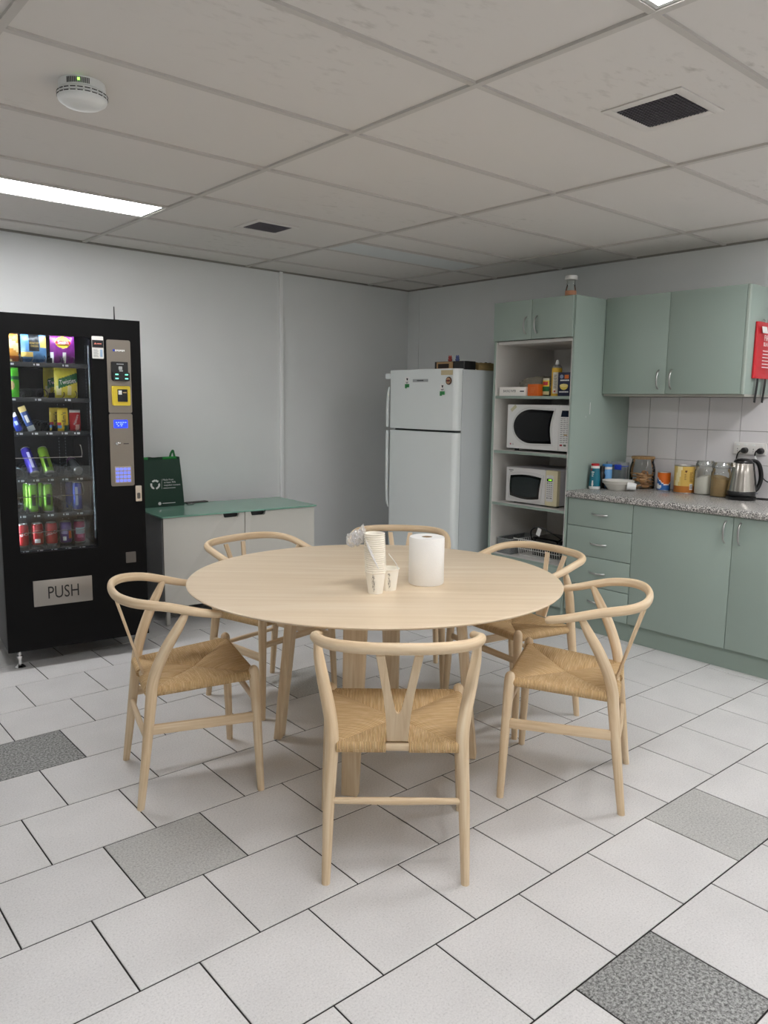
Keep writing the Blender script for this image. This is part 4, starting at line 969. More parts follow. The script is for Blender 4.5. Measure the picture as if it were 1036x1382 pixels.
t = sit('cardboard_box', 'plain brown cardboard box behind the navy box on the top shelf', 'box', 4.30, 3.10, Z1)
b = B(); b.box(0, .16, 0, .20, 0, .215, bev=.002); b.build('carton', BROWN, t); B().box(.001, .159, -.0008, 0, .212, .2155).build('flap_edge', M('card_edge', '#5c3f22', .8), t)
t = sit('plastic_bag', 'loosely filled clear plastic bag lying behind the white carton, top shelf', 'bag', 4.24, 3.318, Z1)
b = B()
tt = bmesh.new(); bmesh.ops.create_icosphere(tt, subdivisions=4, radius=1)
for v in tt.verts:
    d = v.co.normalized(); k = 1+.22*noise.noise(d*3)+.12*noise.noise(d*8+Vector((4, 0, 0)))
    v.co = Vector((d.x*.140*k, d.y*.10*k, max(-.062, d.z*.066*k*(1+.25*d.x))+.063))
b._merge(tt, 0); b.build('film', clear('cloudy_film', '#f4f2ea', .06, .32, '#cfcab8', .15), t, ang=60)
b = B()
for k in range(9): crumple(b, (-.09+.022*k, .02*math.sin(k*2.1), .046+.008*math.sin(k)), (.024, .028, .020), k+40, 3, .4)
b.build('contents', M('bag_contents', '#b3aa90', .7), t)
# upper microwave
t = sit('microwave', 'white microwave with a rounded D-shaped black window, on the upper shelf', 'microwave', 4.10, 3.458, 1.100)
MWH = M('microwave_white', '#dedfdd', .35)
w, h = .515, .31; z0 = .018
B().box(.004, w-.004, .03, .40, z0, h, bev=.003).build('body', MWH, t)
for x, y in ((.04, .06), (w-.04, .06), (.04, .36), (w-.04, .36)): B().lathe([(0, 0), (.016, 0), (.014, .02), (0, .02)], (x, y, 0), n=16).build('foot', BLACK, t)
o = B().vbox(0, .425, 0, .029, z0, h, .006).build('door', MWH, t)
def dshape(k=0.):   # the window: round on the left, concave on the right
    pts = []
    X0_, X1_, zc, hh = .058+k, .385-k, z0+.150, .112-k
    for a in range(90, 271, 9): pts.append((X0_+.15-k*.0+.15*math.cos(rad(a)), zc+hh*math.sin(rad(a))))
    for q in range(9): s_ = q/8; pts.append((X1_-.020*math.sin(PI*s_)-.012*(1-s_), zc-hh*.96+hh*1.90*s_))
    return pts
B().prism(dshape(-.014), -.0035, 0, bev=.0015).build('window_surround', M('pearl_white', '#d2d3d1', .25), o)
B().prism(dshape(0), -.005, -.0035, bev=.0006).build('window_pane', BLACKG, o)
B().prism([(x+.004, z) for x, z in dshape(.018)], -.0056, -.005).build('window_mesh', M('mesh_dark', '#17181a', .25), o)
b = B().text('LG', .014, (.052, -.0007, z0+.028)); b.lathe([(0, 0), (.0055, .0004), (0, .0008)], n=16, mi=1, Mx=Matrix.Translation((.033, -.0002, z0+.028)) @ Matrix.Rotation(PI/2, 4, 'X')); b.build('badge', [M('badge_ink', '#6b6b6b', .5), M('badge_red', '#9c1f3a', .4)], o)
B().box(-.006, .046, -.0008, 0, -.010, .012, Mx=Matrix.Translation((.035, 0, .272)) @ Matrix.Rotation(rad(-38), 4, 'Y')).build('old_sticker', M('sticker_yellowed', '#c2bf9f', .6), o)
o = B().vbox(.427, w, 0, .029, z0, h, .004).build('control_panel', MWH, t)
B().prism([(.438, .236), (w-.008, .236), (w-.008, .276), (.446, .276)], -.0012, 0).build('display', M('dark_display', '#1b2433', .15), o)
b = B()
for q in range(13): 
    z = .225-.0125*q
    for k in range(3): b.box(.438+.022*k, .438+.022*k+(.018, .013, .016)[(q+k) % 3], -.0008, 0, z-.0022, z+.0012, mi=0)
b.box(.438, .456, -.001, 0, .050, .061, mi=1); b.box(.466, .486, -.001, 0, .050, .061, mi=2); b.box(.466, .492, -.001, 0, .118, .125, mi=3)
b.build('buttons', [M('button_grey', '#6f7272', .6), M('button_red', '#a03038', .5), M('button_dark', '#56604f', .5), M('button_tan', '#a58c52', .5)], o)
# lower microwave
t = sit('microwave', 'smaller cream-sided microwave with a green clock, on the shelf below', 'microwave', 4.10, 3.450, .745)
w, h = .425, .243; z0 = .012
MGY = M('microwave_grey', '#b4b4b8', .4); MCR = M('microwave_cream', '#cfc6a4', .45); MWG = M('microwave_offwhite', '#d2d1cf', .35)
B().box(.002, w-.002, .03, .35, z0, h, bev=.003).build('body', MGY, t)
b = B(); b.box(w-.002, w+.001, .10, .32, .05, .20, bev=.003); b.build('side_panel', M('vent_panel', '#a7a7ad', .4), t)
for x, y in ((.04, .06), (w-.04, .06), (.04, .31), (w-.04, .31)): B().lathe([(0, 0), (.014, 0), (.012, .014), (0, .014)], (x, y, 0), n=16).build('foot', BLACK, t)
o = B().vbox(0, .330, 0, .029, z0, h, .006).build('door', MWG, t)
def bowed(m):
    X0_, X1_, Z0_, Z1_ = .040+m, .300-m, z0+.040+m, .192-m; pts = []
    for q in range(9): s_ = q/8; pts.append((X0_+(X1_-X0_-.018)*s_, Z0_-.016*math.sin(PI*s_*.9)+.0))
    for q in range(7): s_ = q/6; pts.append((X1_-.018-.004*math.sin(PI*s_)+.018*s_, Z0_-.005+(Z1_-Z0_)*s_))
    for q in range(9): s_ = q/8; pts.append((X1_+(X0_-X1_)*s_, Z1_-.003+.012*math.sin(PI*s_)))
    for q in range(1, 6): s_ = q/6; pts.append((X0_-.006*math.sin(PI*s_), Z1_+(Z0_-Z1_)*s_))
    return pts
B().prism(bowed(-.018), -.004, 0, bev=.002).build('window_surround', M('pearl_grey', '#c9c8c6', .25), o)
B().prism(bowed(0), -.0052, -.004).build('window_pane', BLACKG, o)
B().prism(bowed(.016), -.0056, -.0052).build('window_mesh', M('mesh_dark2', '#22282a', .2), o)
o = B().vbox(.332, w, 0, .029, z0, h, .004).build('control_panel', MCR, t)
B().vbox(.337, .396, -.002, 0, .040, .212, .010).build('keypad_plate', M('keypad_white', '#cdccca', .35), o)
B().box(.345, .388, -.003, -.002, .172, .190).build('display', BLACKG, o)
b = B(); b.box(.358, .364, -.0036, -.003, .177, .186); b.box(.368, .381, -.0036, -.003, .177, .186); b.build('clock_digits', M('clock_green', '#8ae03a', .4, emit='#86e030', es=1.), o)
b = B()
for q in range(8):
    for k in range(3): b.box(.345+.0155*k, .355+.0155*k, -.0028, -.002, .158-.014*q, .164-.014*q, mi=1 if (q, k) in ((0, 0), (7, 0), (7, 2)) else 0)
b.build('buttons', [M('button_mid', '#8b8c8c', .6), INK], o)
b = B(); b.box(.02, .06, -.0006, 0, .222, .228); b.box(.028, .05, -.0006, 0, .213, .217); b.build('scribble', M('pencil_mark', '#5b5b5b', .7), [c for c in t.children if c.name.startswith('door')][0])
# clear tray beside the basket
t = sit('plastic_tray', 'clear grey plastic tray beside the wire basket, lowest open shelf', 'tray', 4.10, 3.515, .385)
TRC = clear('tray_clear', '#eceeee', .02, .22, '#b4b8b8', .1); b = B(); w, d, h = .128, .30, .105
b.box(0, w, 0, .002, 0, h); b.box(0, w, d-.002, d, 0, h); b.box(0, .002, .002, d-.002, 0, h); b.box(w-.002, w, .002, d-.002, 0, h); b.box(.002, w-.002, .002, d-.002, 0, .002)
b.build('body', TRC, t)
b = B(); b.tube([(-.001, -.001, h), (w+.001, -.001, h), (w+.001, d+.001, h), (-.001, d+.001, h)], .003, n=8, closed=True); b.build('rim', M('tray_rim', '#a9adad', .3), t)
# wire basket and the press in it
t = sit('wire_basket', 'white wire basket on the lowest open shelf of the green cupboard', 'basket', 4.115, 3.345, .385)
WW = M('white_wire', '#d6d6d2', .4); w, d, h = .35, .30, .115
b = B()
def ring(z, e, r): return b.tube([(-e, -e, z), (w+e, -e, z), (w+e, d+e, z), (-e, d+e, z)], r, n=8, closed=True)
ring(h, 0, .003); ring(h*.45, -.004, .0018); ring(.004, -.012, .0025)
b.build('rim', WW, t)
b = B()
for k in range(19):
    x = .006+(w-.012)*k/18; b.tube([(x, 0, h), (x, .004, h*.5), (x, .014, .006), (x, d-.014, .006), (x, d-.004, h*.5), (x, d, h)], .0016, n=6, up=(1, 0, 0))
for k in range(14):
    y = .012+(d-.024)*k/13; b.tube([(0, y, h), (.004, y, h*.5), (.014, y, .0085), (w-.014, y, .0085), (w-.004, y, h*.5), (w, y, h)], .0016, n=6, up=(0, 1, 0))
b.build('wires', WW, t)
b = B(); b.tube([(-.035, 0, h+.002), (w*.5, -.002, h+.003), (w+.05, 0, h+.002)], .0032, n=8); b.build('hanging_bar', WW, t)
t = sit('sandwich_press', 'black sandwich press with a coiled cord sitting in the wire basket', 'sandwich press', 4.165, 3.262, .398)
B().vbox(0, .25, 0, .22, 0, .05, .02, axis='z').build('base', BLACK, t); B().vbox(.004, .246, .004, .216, .052, .125, .02, axis='z').build('lid', BLACKG, t)
B().tube([(.06, .01, .10), (.06, -.012, .112), (.19, -.012, .112), (.19, .01, .10)], .008, n=10, soft=3).build('handle', BLACK, t)
b = B(); b.tube([(.0, .08, .06), (-.02, .03, .10), (0, -.01, .165), (.05, -.01, .195), (.11, .0, .185), (.17, .03, .150), (.20, .06, .125)], .0042, n=8, soft=5); b.build('cord', BLACK, t)
b = B(); b.box(-.016, .016, -.0015, .0015, -.026, .026, Mx=Matrix.Translation((.065, -.012, .165)) @ Matrix.Rotation(rad(20), 4, 'Y')); b.build('tag', PRW, t)
# jar on top
t = thing('storage_jar', 'clear jar with a white lid standing on top of the tall green cupboard', 'jar', (4.118, 3.002, 2.0786), KIT)
B().lathe([(0, .003), (.033, .003), (.034, .006), (.034, .030), (.0315, .045), (.026, .068), (.026, .085), (.030, .105)], n=36).build('glass', JARG, t)
B().lathe([(0, .004), (.031, .004), (.0325, .008), (.0325, .030), (.020, .036), (0, .037)], n=32).build('contents', M('spice', '#a5623a', .8), t)
B().lathe([(.0345, .029), (.0347, .010), (.0347, .034), (.0343, .036)], n=36).build('label', M('jar_label', '#c98f6c', .6), t)
B().lathe([(0, .128), (.034, .128), (.037, .125), (.038, .108), (.037, .104), (.030, .103)], n=40).build('lid', M('lid_white', '#d8d8d4', .4), t)

# ------------------------------------------------------------------ base units, worktop, wall cupboard
CT = .8806
du = thing('drawer_unit', 'green four-drawer kitchen unit next to the tall cupboard', 'cabinet', (4.05, 2.8995, 0), KIT)
w = 2.8995-2.4405
B().box(0, w, .019, XR-.008-4.05, .112, .8395).build('body', GREEN, du); B().box(0, w, .035, .05, 0, .112).build('kick_board', GREENK, du)
for z0, z1, hz in ((.669, .837, .753), (.4865, .665, .570), (.3025, .4825, .390), (.119, .2985, .209)):
    o = B().box(.004, w-.002, 0, .018, z0, z1, bev=.0015).build('drawer', GREEN, du); bow(B(), (2.8995-2.665, 0, hz), 'x', .110).build('handle', NICK, o)
bu = thing('base_cabinet', 'green kitchen base cabinet with two tall doors under the worktop', 'cabinet', (4.05, 2.4395, 0), KIT)
w = 2.4395-1.245
B().box(0, w, .019, XR-.008-4.05, .112, .8395).build('body', GREEN, bu); B().box(0, w, .035, .05, 0, .112).build('kick_board', GREENK, bu)
for x0, x1, hx in ((.001, .590, .551), (.593, w-.002, .631)):
    o = B().box(x0, x1, 0, .018, .119, .837, bev=.0015).build('door', GREEN, bu); bow(B(), (hx, 0, .752), 'z', .118).build('handle', NICK, o)
GRAN = speckle('granite_laminate', [(.38, '#3a3939'), (.45, '#82807e'), (.54, '#b0aeaa'), (.62, '#dedbd5')], 175, .2, 3, .6)
wt = B()
pts = [(4.026, .850), (4.028, .845), (4.034, .8405), (XR-.011, .8405), (XR-.011, .88), (4.040, .88), (4.031, .876), (4.026, .868)]
wt.prism([(x, z) for x, z in pts], 1.20, 2.9035, plane='xz')
tag(wt.build('worktop', GRAN), 'speckled grey granite-look worktop running along the right wall', 'worktop')
uc = thing('wall_cupboard', 'green two-door wall cupboard above the tiles and worktop', 'cupboard', (4.362, 2.9035, 1.484), KIT)
w = 2.9035-1.995; h = .600
b = B(); b.box(0, w, .0195, XR-.003-4.362, .002, h, bev=.0008); b.build('body', GREEN, uc)
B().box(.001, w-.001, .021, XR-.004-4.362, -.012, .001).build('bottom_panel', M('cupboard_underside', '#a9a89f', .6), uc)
for x0, x1, hx in ((.003, .4375, .392), (.4405, w-.016, .476)):
    o = B().box(x0, x1, 0, .018, .002, h-.001, bev=.0015).build('door', GREEN, uc); bow(B(), (hx, 0, .088), 'z', .112).build('handle', NICK, o)
B().box(w-.014, w, 0, .0195, .0, h, bev=.0008).build('end_panel', M('pale_edge', '#a8b5ab', .5), uc)
# fire blanket pouch on the end of the wall cupboard (faces -y)
fb = thing('fire_blanket', 'red fire blanket pouch hanging on the end of the wall cupboard', 'fire blanket', (4.445, 1.9955, 1.575), 0)
REDP = M('red_vinyl', '#c8232d', .32, bump=.3, bscale=12)
def fn(u, v): return 0
b = B(); b.vbox(0, .205, -.030, -.001, 0, .312, .010, axis='z'); 
for v in b.bm.verts:
    zz_ = v.co.z/.312; v.co.x += .012*zz_*(1 if v.co.x < .1 else -1)*.4; v.co.y *= (.55+.9*math.sin(PI*min(1, zz_*.9+.08))*.6)
b.build('pouch', REDP, fb)
b = B()
bmv = b.bm
b.prism([(.020, .285), (.082, .285), (.100, .250), (.036, .250)], -.0335, -.0325, mi=0); b.text('FIRE', .044, (.092, -.034, .222), sx=.9); b.text('BLANKET', .030, (.105, -.034, .188), sx=.8)
for q in range(6): b.box(.05, .17-.012*(q % 3), -.0345, -.034, .06+.018*q, .064+.018*q)
b.build('lettering', PRW, fb)
B().tube([(.10, -.002, .330), (.10, -.012, .326), (.10, -.016, .312), (.10, -.010, .300)], .003, n=8, soft=3).build('hanging_hook', CHROME, fb)
for x in (.052, .150): B().tube([(x, -.016, .03), (x-.004, -.018, -.02), (x-.012, -.018, -.075), (x-.020, -.017, -.135)], [.013]*4, r2=[.0025]*4, n=10, soft=3, up=(0, 1, 0)).build('pull_strap', M('black_webbing', '#121212', .7), fb)
# power outlet with two plugs
po = thing('power_outlet', 'white four-gang power outlet on the tiled wall above the kettle', 'power outlet', (XR-.0105, 2.166, 1.134), KIT)
B().box(0, .190, -.018, -.0, 0, .070, bev=.003).build('plate', M('outlet_white', '#e2e0dc', .35), po)
for k in range(4):
    x = .024+.047*k
    B().vbox(x-.009, x+.009, -.0215, -.018, .051, .062, .003).build('switch', WHITE, po)
    if k in (0, 2):
        b = B()
        for dx, dz, r in ((-.006, .008, -30), (.006, .008, 30), (0, -.006, 0)): b.box(-.0011, .0011, -.0186, -.018, -.0035, .0035, Mx=Matrix.Translation((x, 0, .024+dz)) @ Matrix.Rotation(rad(r), 4, 'Y'))
        b.build('socket', INK, po)
pl = thing('appliance_lead', 'black plug with white lead in the outlet socket farthest from the cookie jar', 'cable', (XR-.0105-.018, 2.166-.165, 1.134+.024), KIT)
b = B().lathe([(0, .030), (.012, .030), (.0165, .026), (.0185, .010), (.0185, 0), (0, 0)], n=24, Mx=Matrix.Rotation(PI/2, 4, 'X')); b.build('plug', BLACK, pl)
b = B(); b.tube([(0, -.018, .004), (-.018, -.018, .002), (-.028, -.014, -.012), (-.031, -.010, -.03)], .004, n=8, soft=4); b.build('cord', BLACK, pl)
b = B(); b.tube([(-.031, -.010, -.03), (-.024, -.010, -.050), (.0, -.012, -.085), (.018, -.010, -.135)], [.0055, .0065, .008, .006], n=10, soft=4); b.build('cord_sleeve', WHITE, pl)
b = B(); b.tube([(.018, -.010, -.135), (.030, -.012, -.16), (.06, -.014, -.178), (.11, -.014, -.185), (.16, -.014, -.19), (.17, -.03, -.26), (.13, -.06, -.2745), (.06, -.085, -.2745), (.02, -.06, -.2745), (.05, -.03, -.2745), (.12, -.03, -.2745), (.19, -.05, -.2745)], .0032, n=8, soft=5); b.build('cord_tail', BLACK, pl)

# ------------------------------------------------------------------ things on the worktop
t = thing('salt_shaker', 'teal and white salt container with a red lid on the worktop', 'container', (4.272, 2.862, CT), KIT)
B().lathe([(0, 0), (.034, 0), (.0365, .003), (.0365, .016), (.034, .020)], n=36).build('foot', WHITE, t)
B().lathe([(.0355, .018), (.0350, .060), (.030, .105), (.0275, .135)], n=36).build('body', TEAL, t)
b = B()
for k in range(5): b.box(-.004-.001*(k < 3)*k, .004+.001*(k < 3)*k, -.0005, .0005, .0-.010*k+.030, .010-.010*k+.030, Mx=Matrix.Rotation(rad(12), 4, 'Z') @ Matrix.Translation((0, -.0358, .016)))
for q, w_ in enumerate((.018, .013, .010)): b.box(-w_/2, w_/2, -.0006, .0006, .106-.012*q, .112-.012*q, Mx=Matrix.Rotation(rad(8), 4, 'Z') @ Matrix.Translation((0, -.0305-.0021*q, 0)))
b.box(-.004, .004, -.0006, .0006, .118, .130, mi=1, Mx=Matrix.Rotation(rad(-14), 4, 'Z') @ Matrix.Translation((0, -.0295, 0)))
b.build('label_print', [PRW, RED], t)
B().lathe([(.028, .133), (.0285, .147), (.025, .149)], n=32).build('collar', WHITE, t)
B().lathe([(.0255, .148), (.0258, .160), (.023, .163), (0, .163)], n=32).build('lid', RED, t)
t = thing('sauce_bottle', 'small black bottle between the salt container and the light blue one', 'bottle', (4.356, 2.870, CT), KIT)
B().lathe([(0, 0), (.021, 0), (.022, .003), (.022, .085), (.018, .100), (.013, .108)], n=28).build('body', BLACK, t); B().lathe([(.0, .142), (.0195, .142), (.020, .139), (.020, .106), (.012, .104)], n=28).build('cap', BLACK, t)
b = B()
for q in range(4): b.box(-.008, .008-.003*(q % 2), -.0004, .0004, .03+.012*q, .037+.012*q, Mx=Matrix.Rotation(rad(-5), 4, 'Z') @ Matrix.Translation((0, -.0222, 0)))
b.build('label_print', M('grey_label', '#9aa0a4', .6), t)
t = thing('spice_bottle', 'light blue bottle with a blue cap standing behind the white bowls', 'bottle', (4.407, 2.862, CT), KIT)
B().lathe([(0, 0), (.031, 0), (.032, .003), (.032, .118), (.030, .122)], n=32).build('body', SKY, t); B().lathe([(.0305, .121), (.0315, .124), (.0315, .134), (.0305, .137)], n=32).build('collar', WHITE, t); B().lathe([(.0315, .136), (.0318, .150), (.029, .153), (0, .153)], n=32).build('cap', M('cap_blue', '#3f86cc', .4), t)
b = B(); b.box(-.010, .010, -.0005, .0005, .070, .086, Mx=Matrix.Translation((0, -.0323, 0))); b.build('label_print', M('blue_dark', '#2c5fa0', .5), t)
t = thing('food_container', 'clear plastic food container with a blue-clipped lid against the tiles', 'container', (4.448, 2.899, CT), KIT)
B().vbox(.0, .130, .0, .074, 0, .145, .02, axis='z').build('box', clear('clear_plastic', '#f2f4f6', .03, .08, '#c8ced4', .08), t)
B().vbox(-.004, .134, -.004, .078, .146, .166, .022, axis='z').build('lid', clear('lid_plastic', '#eef0f4', .03, .35, '#b9c0c8', .1), t)
B().vbox(-.002, .132, -.002, .076, .138, .1455, .021, axis='z').build('seal', M('seal_blue', '#4a5a98', .4), t)
B().box(.070, .120, -.011, -.004, .118, .152, bev=.003).build('clip', BLUE, t)
b = B()
for k in range(9): crumple(b, (.035+.008*k, .037+.010*math.sin(k*2), .028+.010*math.cos(k*1.7)), (.019, .016, .017), k+90, 2, .3)
b.build('contents', M('biscuit_pale', '#d0bc8c', .8), t)
t = thing('cookie_jar', 'glass cookie jar with a wooden lid, half full of brown biscuits', 'jar', (4.592, 2.717, CT), KIT)
B().lathe([(0, .001), (.074, .001), (.080, .006), (.081, .020), (.081, .110), (.078, .140), (.069, .172), (.067, .190)], n=48).build('glass', JARG, t)
B().lathe([(0, .190), (.072, .190), (.074, .193), (.074, .203), (.071, .206), (0, .206)], n=48).build('lid', wood('lid_wood', '#8c6c48', '#a58358', '#b4946a', 8, 60), t, grain='x')
ck = [M('biscuit', '#d3a674', .85, bump=.4, bscale=120), M('biscuit_dark', '#b98a5a', .85, bump=.4, bscale=120)]
rnd = random.Random(5)
for k in range(36):
    rr = .055*math.sqrt(rnd.random()); a = rnd.random()*2*PI; z = .012+.088*(k/36)
    Mx = Matrix.Translation((rr*math.cos(a), rr*math.sin(a), z)) @ Matrix.Rotation(rnd.uniform(0, 6), 4, 'Z') @ Matrix.Rotation(rnd.uniform(.2, 1.3) if rr < .042 else rnd.uniform(.0, .5), 4, 'X')
    b = B(); b.vbox(-.021, .021, -.016, .016, -.0032, .0032, .008, axis='z', seg=3)
    for v in b.bm.verts: v.co = Mx @ v.co
    o = b.build('biscuit', ck[k % 2])
    # keep every biscuit inside the glass
    mx_ = max(math.hypot(v.co.x, v.co.y) for v in o.data.vertices); mn = min(v.co.z for v in o.data.vertices)
    if mx_ > .076: 
        s_ = .076/mx_
        for v in o.data.vertices: v.co.x *= s_; v.co.y *= s_
    if mn < .004:
        for v in o.data.vertices: v.co.z += .004-mn
    tag(place(o, (4.592, 2.717, CT), KIT), 'brown biscuit lying among the others in the glass cookie jar', 'biscuit', 'biscuits in the cookie jar')
for k in range(3):
    lab = ('bottom white bowl of the stack on the worktop', 'middle white bowl of the stack on the worktop', 'top white bowl of the stack on the worktop')[k]
    o = B().lathe([(0, .003), (.056, .003), (.059, 0), (.062, .002), (.080, .030), (.094, .043), (.0985, .045), (.0985, .048), (.094, .0475), (.079, .033), (.060, .0055), (0, .0055)], n=48).build('bowl', M('bowl_white', '#e4e1d8', .5), flip=True)
    tag(place(o, (4.348, 2.738, CT+.0068*k), KIT), lab, 'bowl', 'white bowls on the worktop')
o = B().lathe([(0, .003), (.019, .003), (.019, 0), (.0205, 0), (.0275, .052), (.029, .0535), (.0275, .055), (.0265, .052), (.0195, .004), (0, .004)], n=36)
o = o.build('plastic_cup', WHITE); o.location = (4.352, 2.612, CT+.0285); o.rotation_euler = (PI/2-.12, 0, rad(28))
o.rotation_euler = (rad(83), 0, rad(-150)); tag(o, 'small white cup lying on its side against the stacked bowls', 'cup')
t = thing('drink_tin', 'small orange and blue tin beside the biscuit jar', 'tin', (4.580, 2.555, CT), KIT)
b = B()
R = .040; n = 40; H_ = .112
def tcol(a, z):
    zz_ = z/H_+.25*math.sin(a*1.3+.3); return 0 if zz_ > .62 else 2 if .56 < zz_ <= .62 else 1
for i in range(n):
    for q in range(14):
        a0, a1, z0, z1 = 2*PI*i/n, 2*PI*(i+1)/n, .003+H_*q/14, .003+H_*(q+1)/14
        v = [b.bm.verts.new((R*math.sin(a), -R*math.cos(a), z)) for a, z in ((a0, z0), (a1, z0), (a1, z1), (a0, z1))]
        am = (a0+a1)/2; am = am-2*PI if am > PI else am
        b.bm.faces.new(v).material_index = 2 if (am+.65)**2*.6+((z0-.022)/.022)**2 < .45 else tcol(am, (z0+z1)/2)
bmesh.ops.remove_doubles(b.bm, verts=b.bm.verts[:], dist=1e-5); b.build('body', [ORNG, M('tin_blue', '#2f6bb4', .35), PRW], t)
B().lathe([(0, 0), (.040, 0), (.041, .002), (.040, .004)], n=36).lathe([(.040, .113), (.0412, .115), (.0405, .118), (.037, .117), (0, .116)], n=36).build('rim', STEEL, t)
t = thing('tea_box', 'narrow dark navy box squeezed between the orange tin and the gold tin', 'box', (4.625, 2.513, CT), KIT, )
B().box(0, .050, 0, .05, 0, .116, bev=.002).build('carton', NAVY, t); b = B()
for k in range(5): b.box(.006, .016-.003*(k % 2), -.0006, 0, .02+.018*k, .028+.018*k)
b.build('lettering', PRW, t)
t = thing('coffee_tin', 'large gold and amber tin with a silver rim between navy box and sugar jar', 'tin', (4.575, 2.415, CT), rad(-60))
b = B(); R = .062; n = 48; H_ = .164; mats = [GOLD, M('amber_print', '#b9722c', .35), M('cream_print', '#f0e2b0', .4), M('brown_print', '#6a3a18', .4), M('gold_light', '#e4c878', .35)]
for i in range(n):
    for q in range(20):
        a0, a1, z0, z1 = 2*PI*i/n, 2*PI*(i+1)/n, .003+H_*q/20, .003+H_*(q+1)/20
        v = [b.bm.verts.new((R*math.sin(a), -R*math.cos(a), z)) for a, z in ((a0, z0), (a1, z0), (a1, z1), (a0, z1))]
        am = (a0+a1)/2; am = am-2*PI if am > PI else am; zz_ = (z0+z1)/2/H_
        sw = am*.55+.62-.9*(1-zz_)**1.5
        m_ = 1 if zz_ < .26 else 2 if abs(am+.75-.5*(zz_-.5)) < .16+.1*zz_ else 4 if am < -.35 else 0
        if zz_ < .06: m_ = 1
        b.bm.faces.new(v).material_index = m_
bmesh.ops.remove_doubles(b.bm, verts=b.bm.verts[:], dist=1e-5); b.build('body', mats, t)
b = B(); Rr = lambda a: Matrix.Rotation(a, 4, 'Z') @ Matrix.Translation((0, -R-.0004, 0))
b.box(-.011, .011, -.0003, .0003, .022, .058, Mx=Rr(rad(38)))
for q in range(5): b.box(-.009+.0042*q, -.0072+.0042*q, -.0006, .0004, .026, .055, mi=1, Mx=Rr(rad(38)))
b.prism([(0, .126), (.007, .135), (.006, .141), (.002, .142), (0, .139), (-.002, .142), (-.006, .141), (-.007, .135)], -.0004, .0004, mi=2, Mx=Rr(rad(5)))
for q in range(7): b.box(-.012, .012-.003*(q % 3), -.0004, .0004, .072+.009*q, .075+.009*q, mi=2, Mx=Rr(rad(36)))
for q in range(4): b.box(-.005, .006-.002*(q % 2), -.0004, .0004, .085+.010*q, .088+.010*q, mi=2, Mx=Rr(rad(2)))
b.build('label_print', [PRW, INK, mats[3]], t)
B().lathe([(0, 0), (.062, 0), (.0632, .002), (.062, .004)], n=48).lathe([(.062, .165), (.0635, .168), (.063, .172), (.059, .171), (.058, .166), (0, .166)], n=48).build('rim', STEEL, t)
for lab, x, y, m_, hfill, nm in (('glass jar of white sugar beside the gold tin', 4.590, 2.293, M('white_sugar', '#f0ece2', .9, bump=.3, bscale=200), .105, 'sugar_jar'), ('glass jar of raw brown sugar next to the kettle', 4.553, 2.172, M('raw_sugar', '#b79c70', .9, bump=.3, bscale=250), .112, 'sugar_jar')):
    t = thing(nm, lab, 'jar', (x, y, CT), KIT, 'glass sugar jars on the worktop')
    B().lathe([(0, .001), (.052, .001), (.057, .005), (.058, .015), (.058, .135), (.056, .148), (.050, .156), (.050, .166), (.053, .168)], n=44).build('glass', JARG, t)
    B().lathe([(.053, .168), (.055, .171), (.055, .186), (.052, .190), (.050, .200), (.046, .206), (0, .207)], n=44).build('lid', clear('lid_glass', '#eef2f1', .10, .10, '#d8dcda', .08), t)
    b = B(); n = 36
    b.lathe([(0, .004), (.053, .004), (.0555, .008), (.0555, hfill), (.030, hfill+.010), (0, hfill+.006)], n=n)
    for v in b.bm.verts:
        if v.co.z > hfill-.001: v.co.z += (v.co.x*.32 if 'white' in lab else -v.co.x*.18)
    b.build('sugar', m_, t)
# kettle
t = thing('electric_kettle', 'brushed steel kettle with a black handle, standing under the outlet', 'kettle', (4.515, 2.030, CT), rad(-40))
BS = M('kettle_steel', '#b5b0a8', .24, 1.); KB = M('kettle_black', '#101011', .3)
B().lathe([(0, 0), (.078, 0), (.081, .004), (.081, .018), (.076, .022), (0, .022)], n=56).build('power_base', KB, t)
B().lathe([(.070, .022), (.078, .026), (.0785, .048), (.076, .052)], n=56).build('foot_ring', KB, t)
B().lathe([(.0765, .051), (.075, .060), (.063, .150), (.054, .207), (.052, .212)], n=64).build('body', BS, t)
B().lathe([(.0525, .211), (.053, .216), (.048, .228), (.034, .237), (.015, .240), (0, .2405)], n=48).build('lid', KB, t)
B().prism([(-.018, .19), (.018, .19), (.012, .214), (-.012, .214)], -.066, -.040, mi=0, Mx=Matrix.Rotation(rad(-90), 4, 'Z')).build('spout', BS, t)
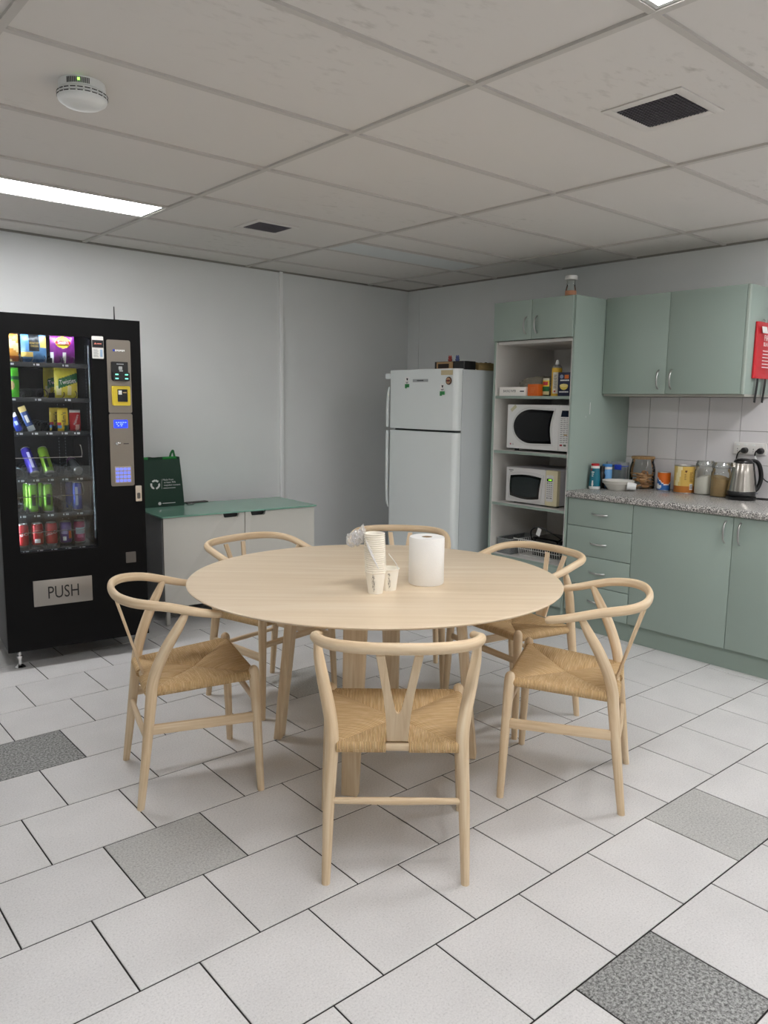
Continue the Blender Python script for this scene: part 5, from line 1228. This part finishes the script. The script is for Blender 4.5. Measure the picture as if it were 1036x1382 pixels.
B().tube([(.040, 0, .226), (.070, 0, .224), (.094, 0, .200), (.108, 0, .150), (.108, 0, .105), (.094, 0, .066), (.078, 0, .046)], [.016, .017, .017, .016, .015, .014, .012], r2=[.010, .011, .012, .012, .012, .012, .010], n=14, soft=5, up=(1, 0, .3)).build('handle', KB, t)
B().prism([(.052, .214), (.058, .214), (.080, .10), (.084, .052), (.074, .052), (.066, .12)], -.012, .012).build('handle_plate', KB, t)
B().box(.079, .094, -.012, .012, .030, .040, bev=.003).build('switch', M('switch_clear', '#8f9296', .2), t)
b = B(); b.lathe([(0, .030), (.012, .030), (.0165, .026), (.0185, .010), (.0185, 0), (0, 0)], n=24, Mx=Matrix.Rotation(PI/2, 4, 'X'))
kq = b.build('plug', BLACK, t)
Mk = Matrix.Translation((4.515, 2.030, CT)) @ Matrix.Rotation(rad(-40), 4, 'Z')
Mp = Matrix.Translation((XR-.0285, 2.166-.071, 1.158)) @ Matrix.Rotation(KIT, 4, 'Z')
for v in kq.data.vertices: v.co = Mk.inverted() @ (Mp @ v.co)
P_ = [Mk.inverted() @ (Mp @ Vector(q)) for q in ((0, -.018, .002), (-.018, -.018, -.002), (-.036, -.016, -.020), (-.045, -.012, -.06), (-.048, -.012, -.14), (-.046, -.014, -.26), (-.036, -.03, -.2748), (-.010, -.06, -.2748))]+[Vector((-.02, .075, .0065))]
B().tube(P_, .0038, n=8, soft=5).build('cord', BLACK, t)

# ------------------------------------------------------------------ world and colour management
w = bpy.data.worlds.new('world'); bpy.context.scene.world = w; w.use_nodes = True
w.node_tree.nodes['Background'].inputs['Color'].default_value = (.02, .02, .02, 1); w.node_tree.nodes['Background'].inputs['Strength'].default_value = 1
vs = bpy.context.scene.view_settings; vs.view_transform = 'Standard'; vs.look = 'None'; vs.exposure = .7; vs.gamma = 1; vs.use_curve_mapping = False
bpy.context.scene.cycles.max_bounces = 10; bpy.context.scene.cycles.transparent_max_bounces = 24; bpy.context.scene.cycles.diffuse_bounces = 5
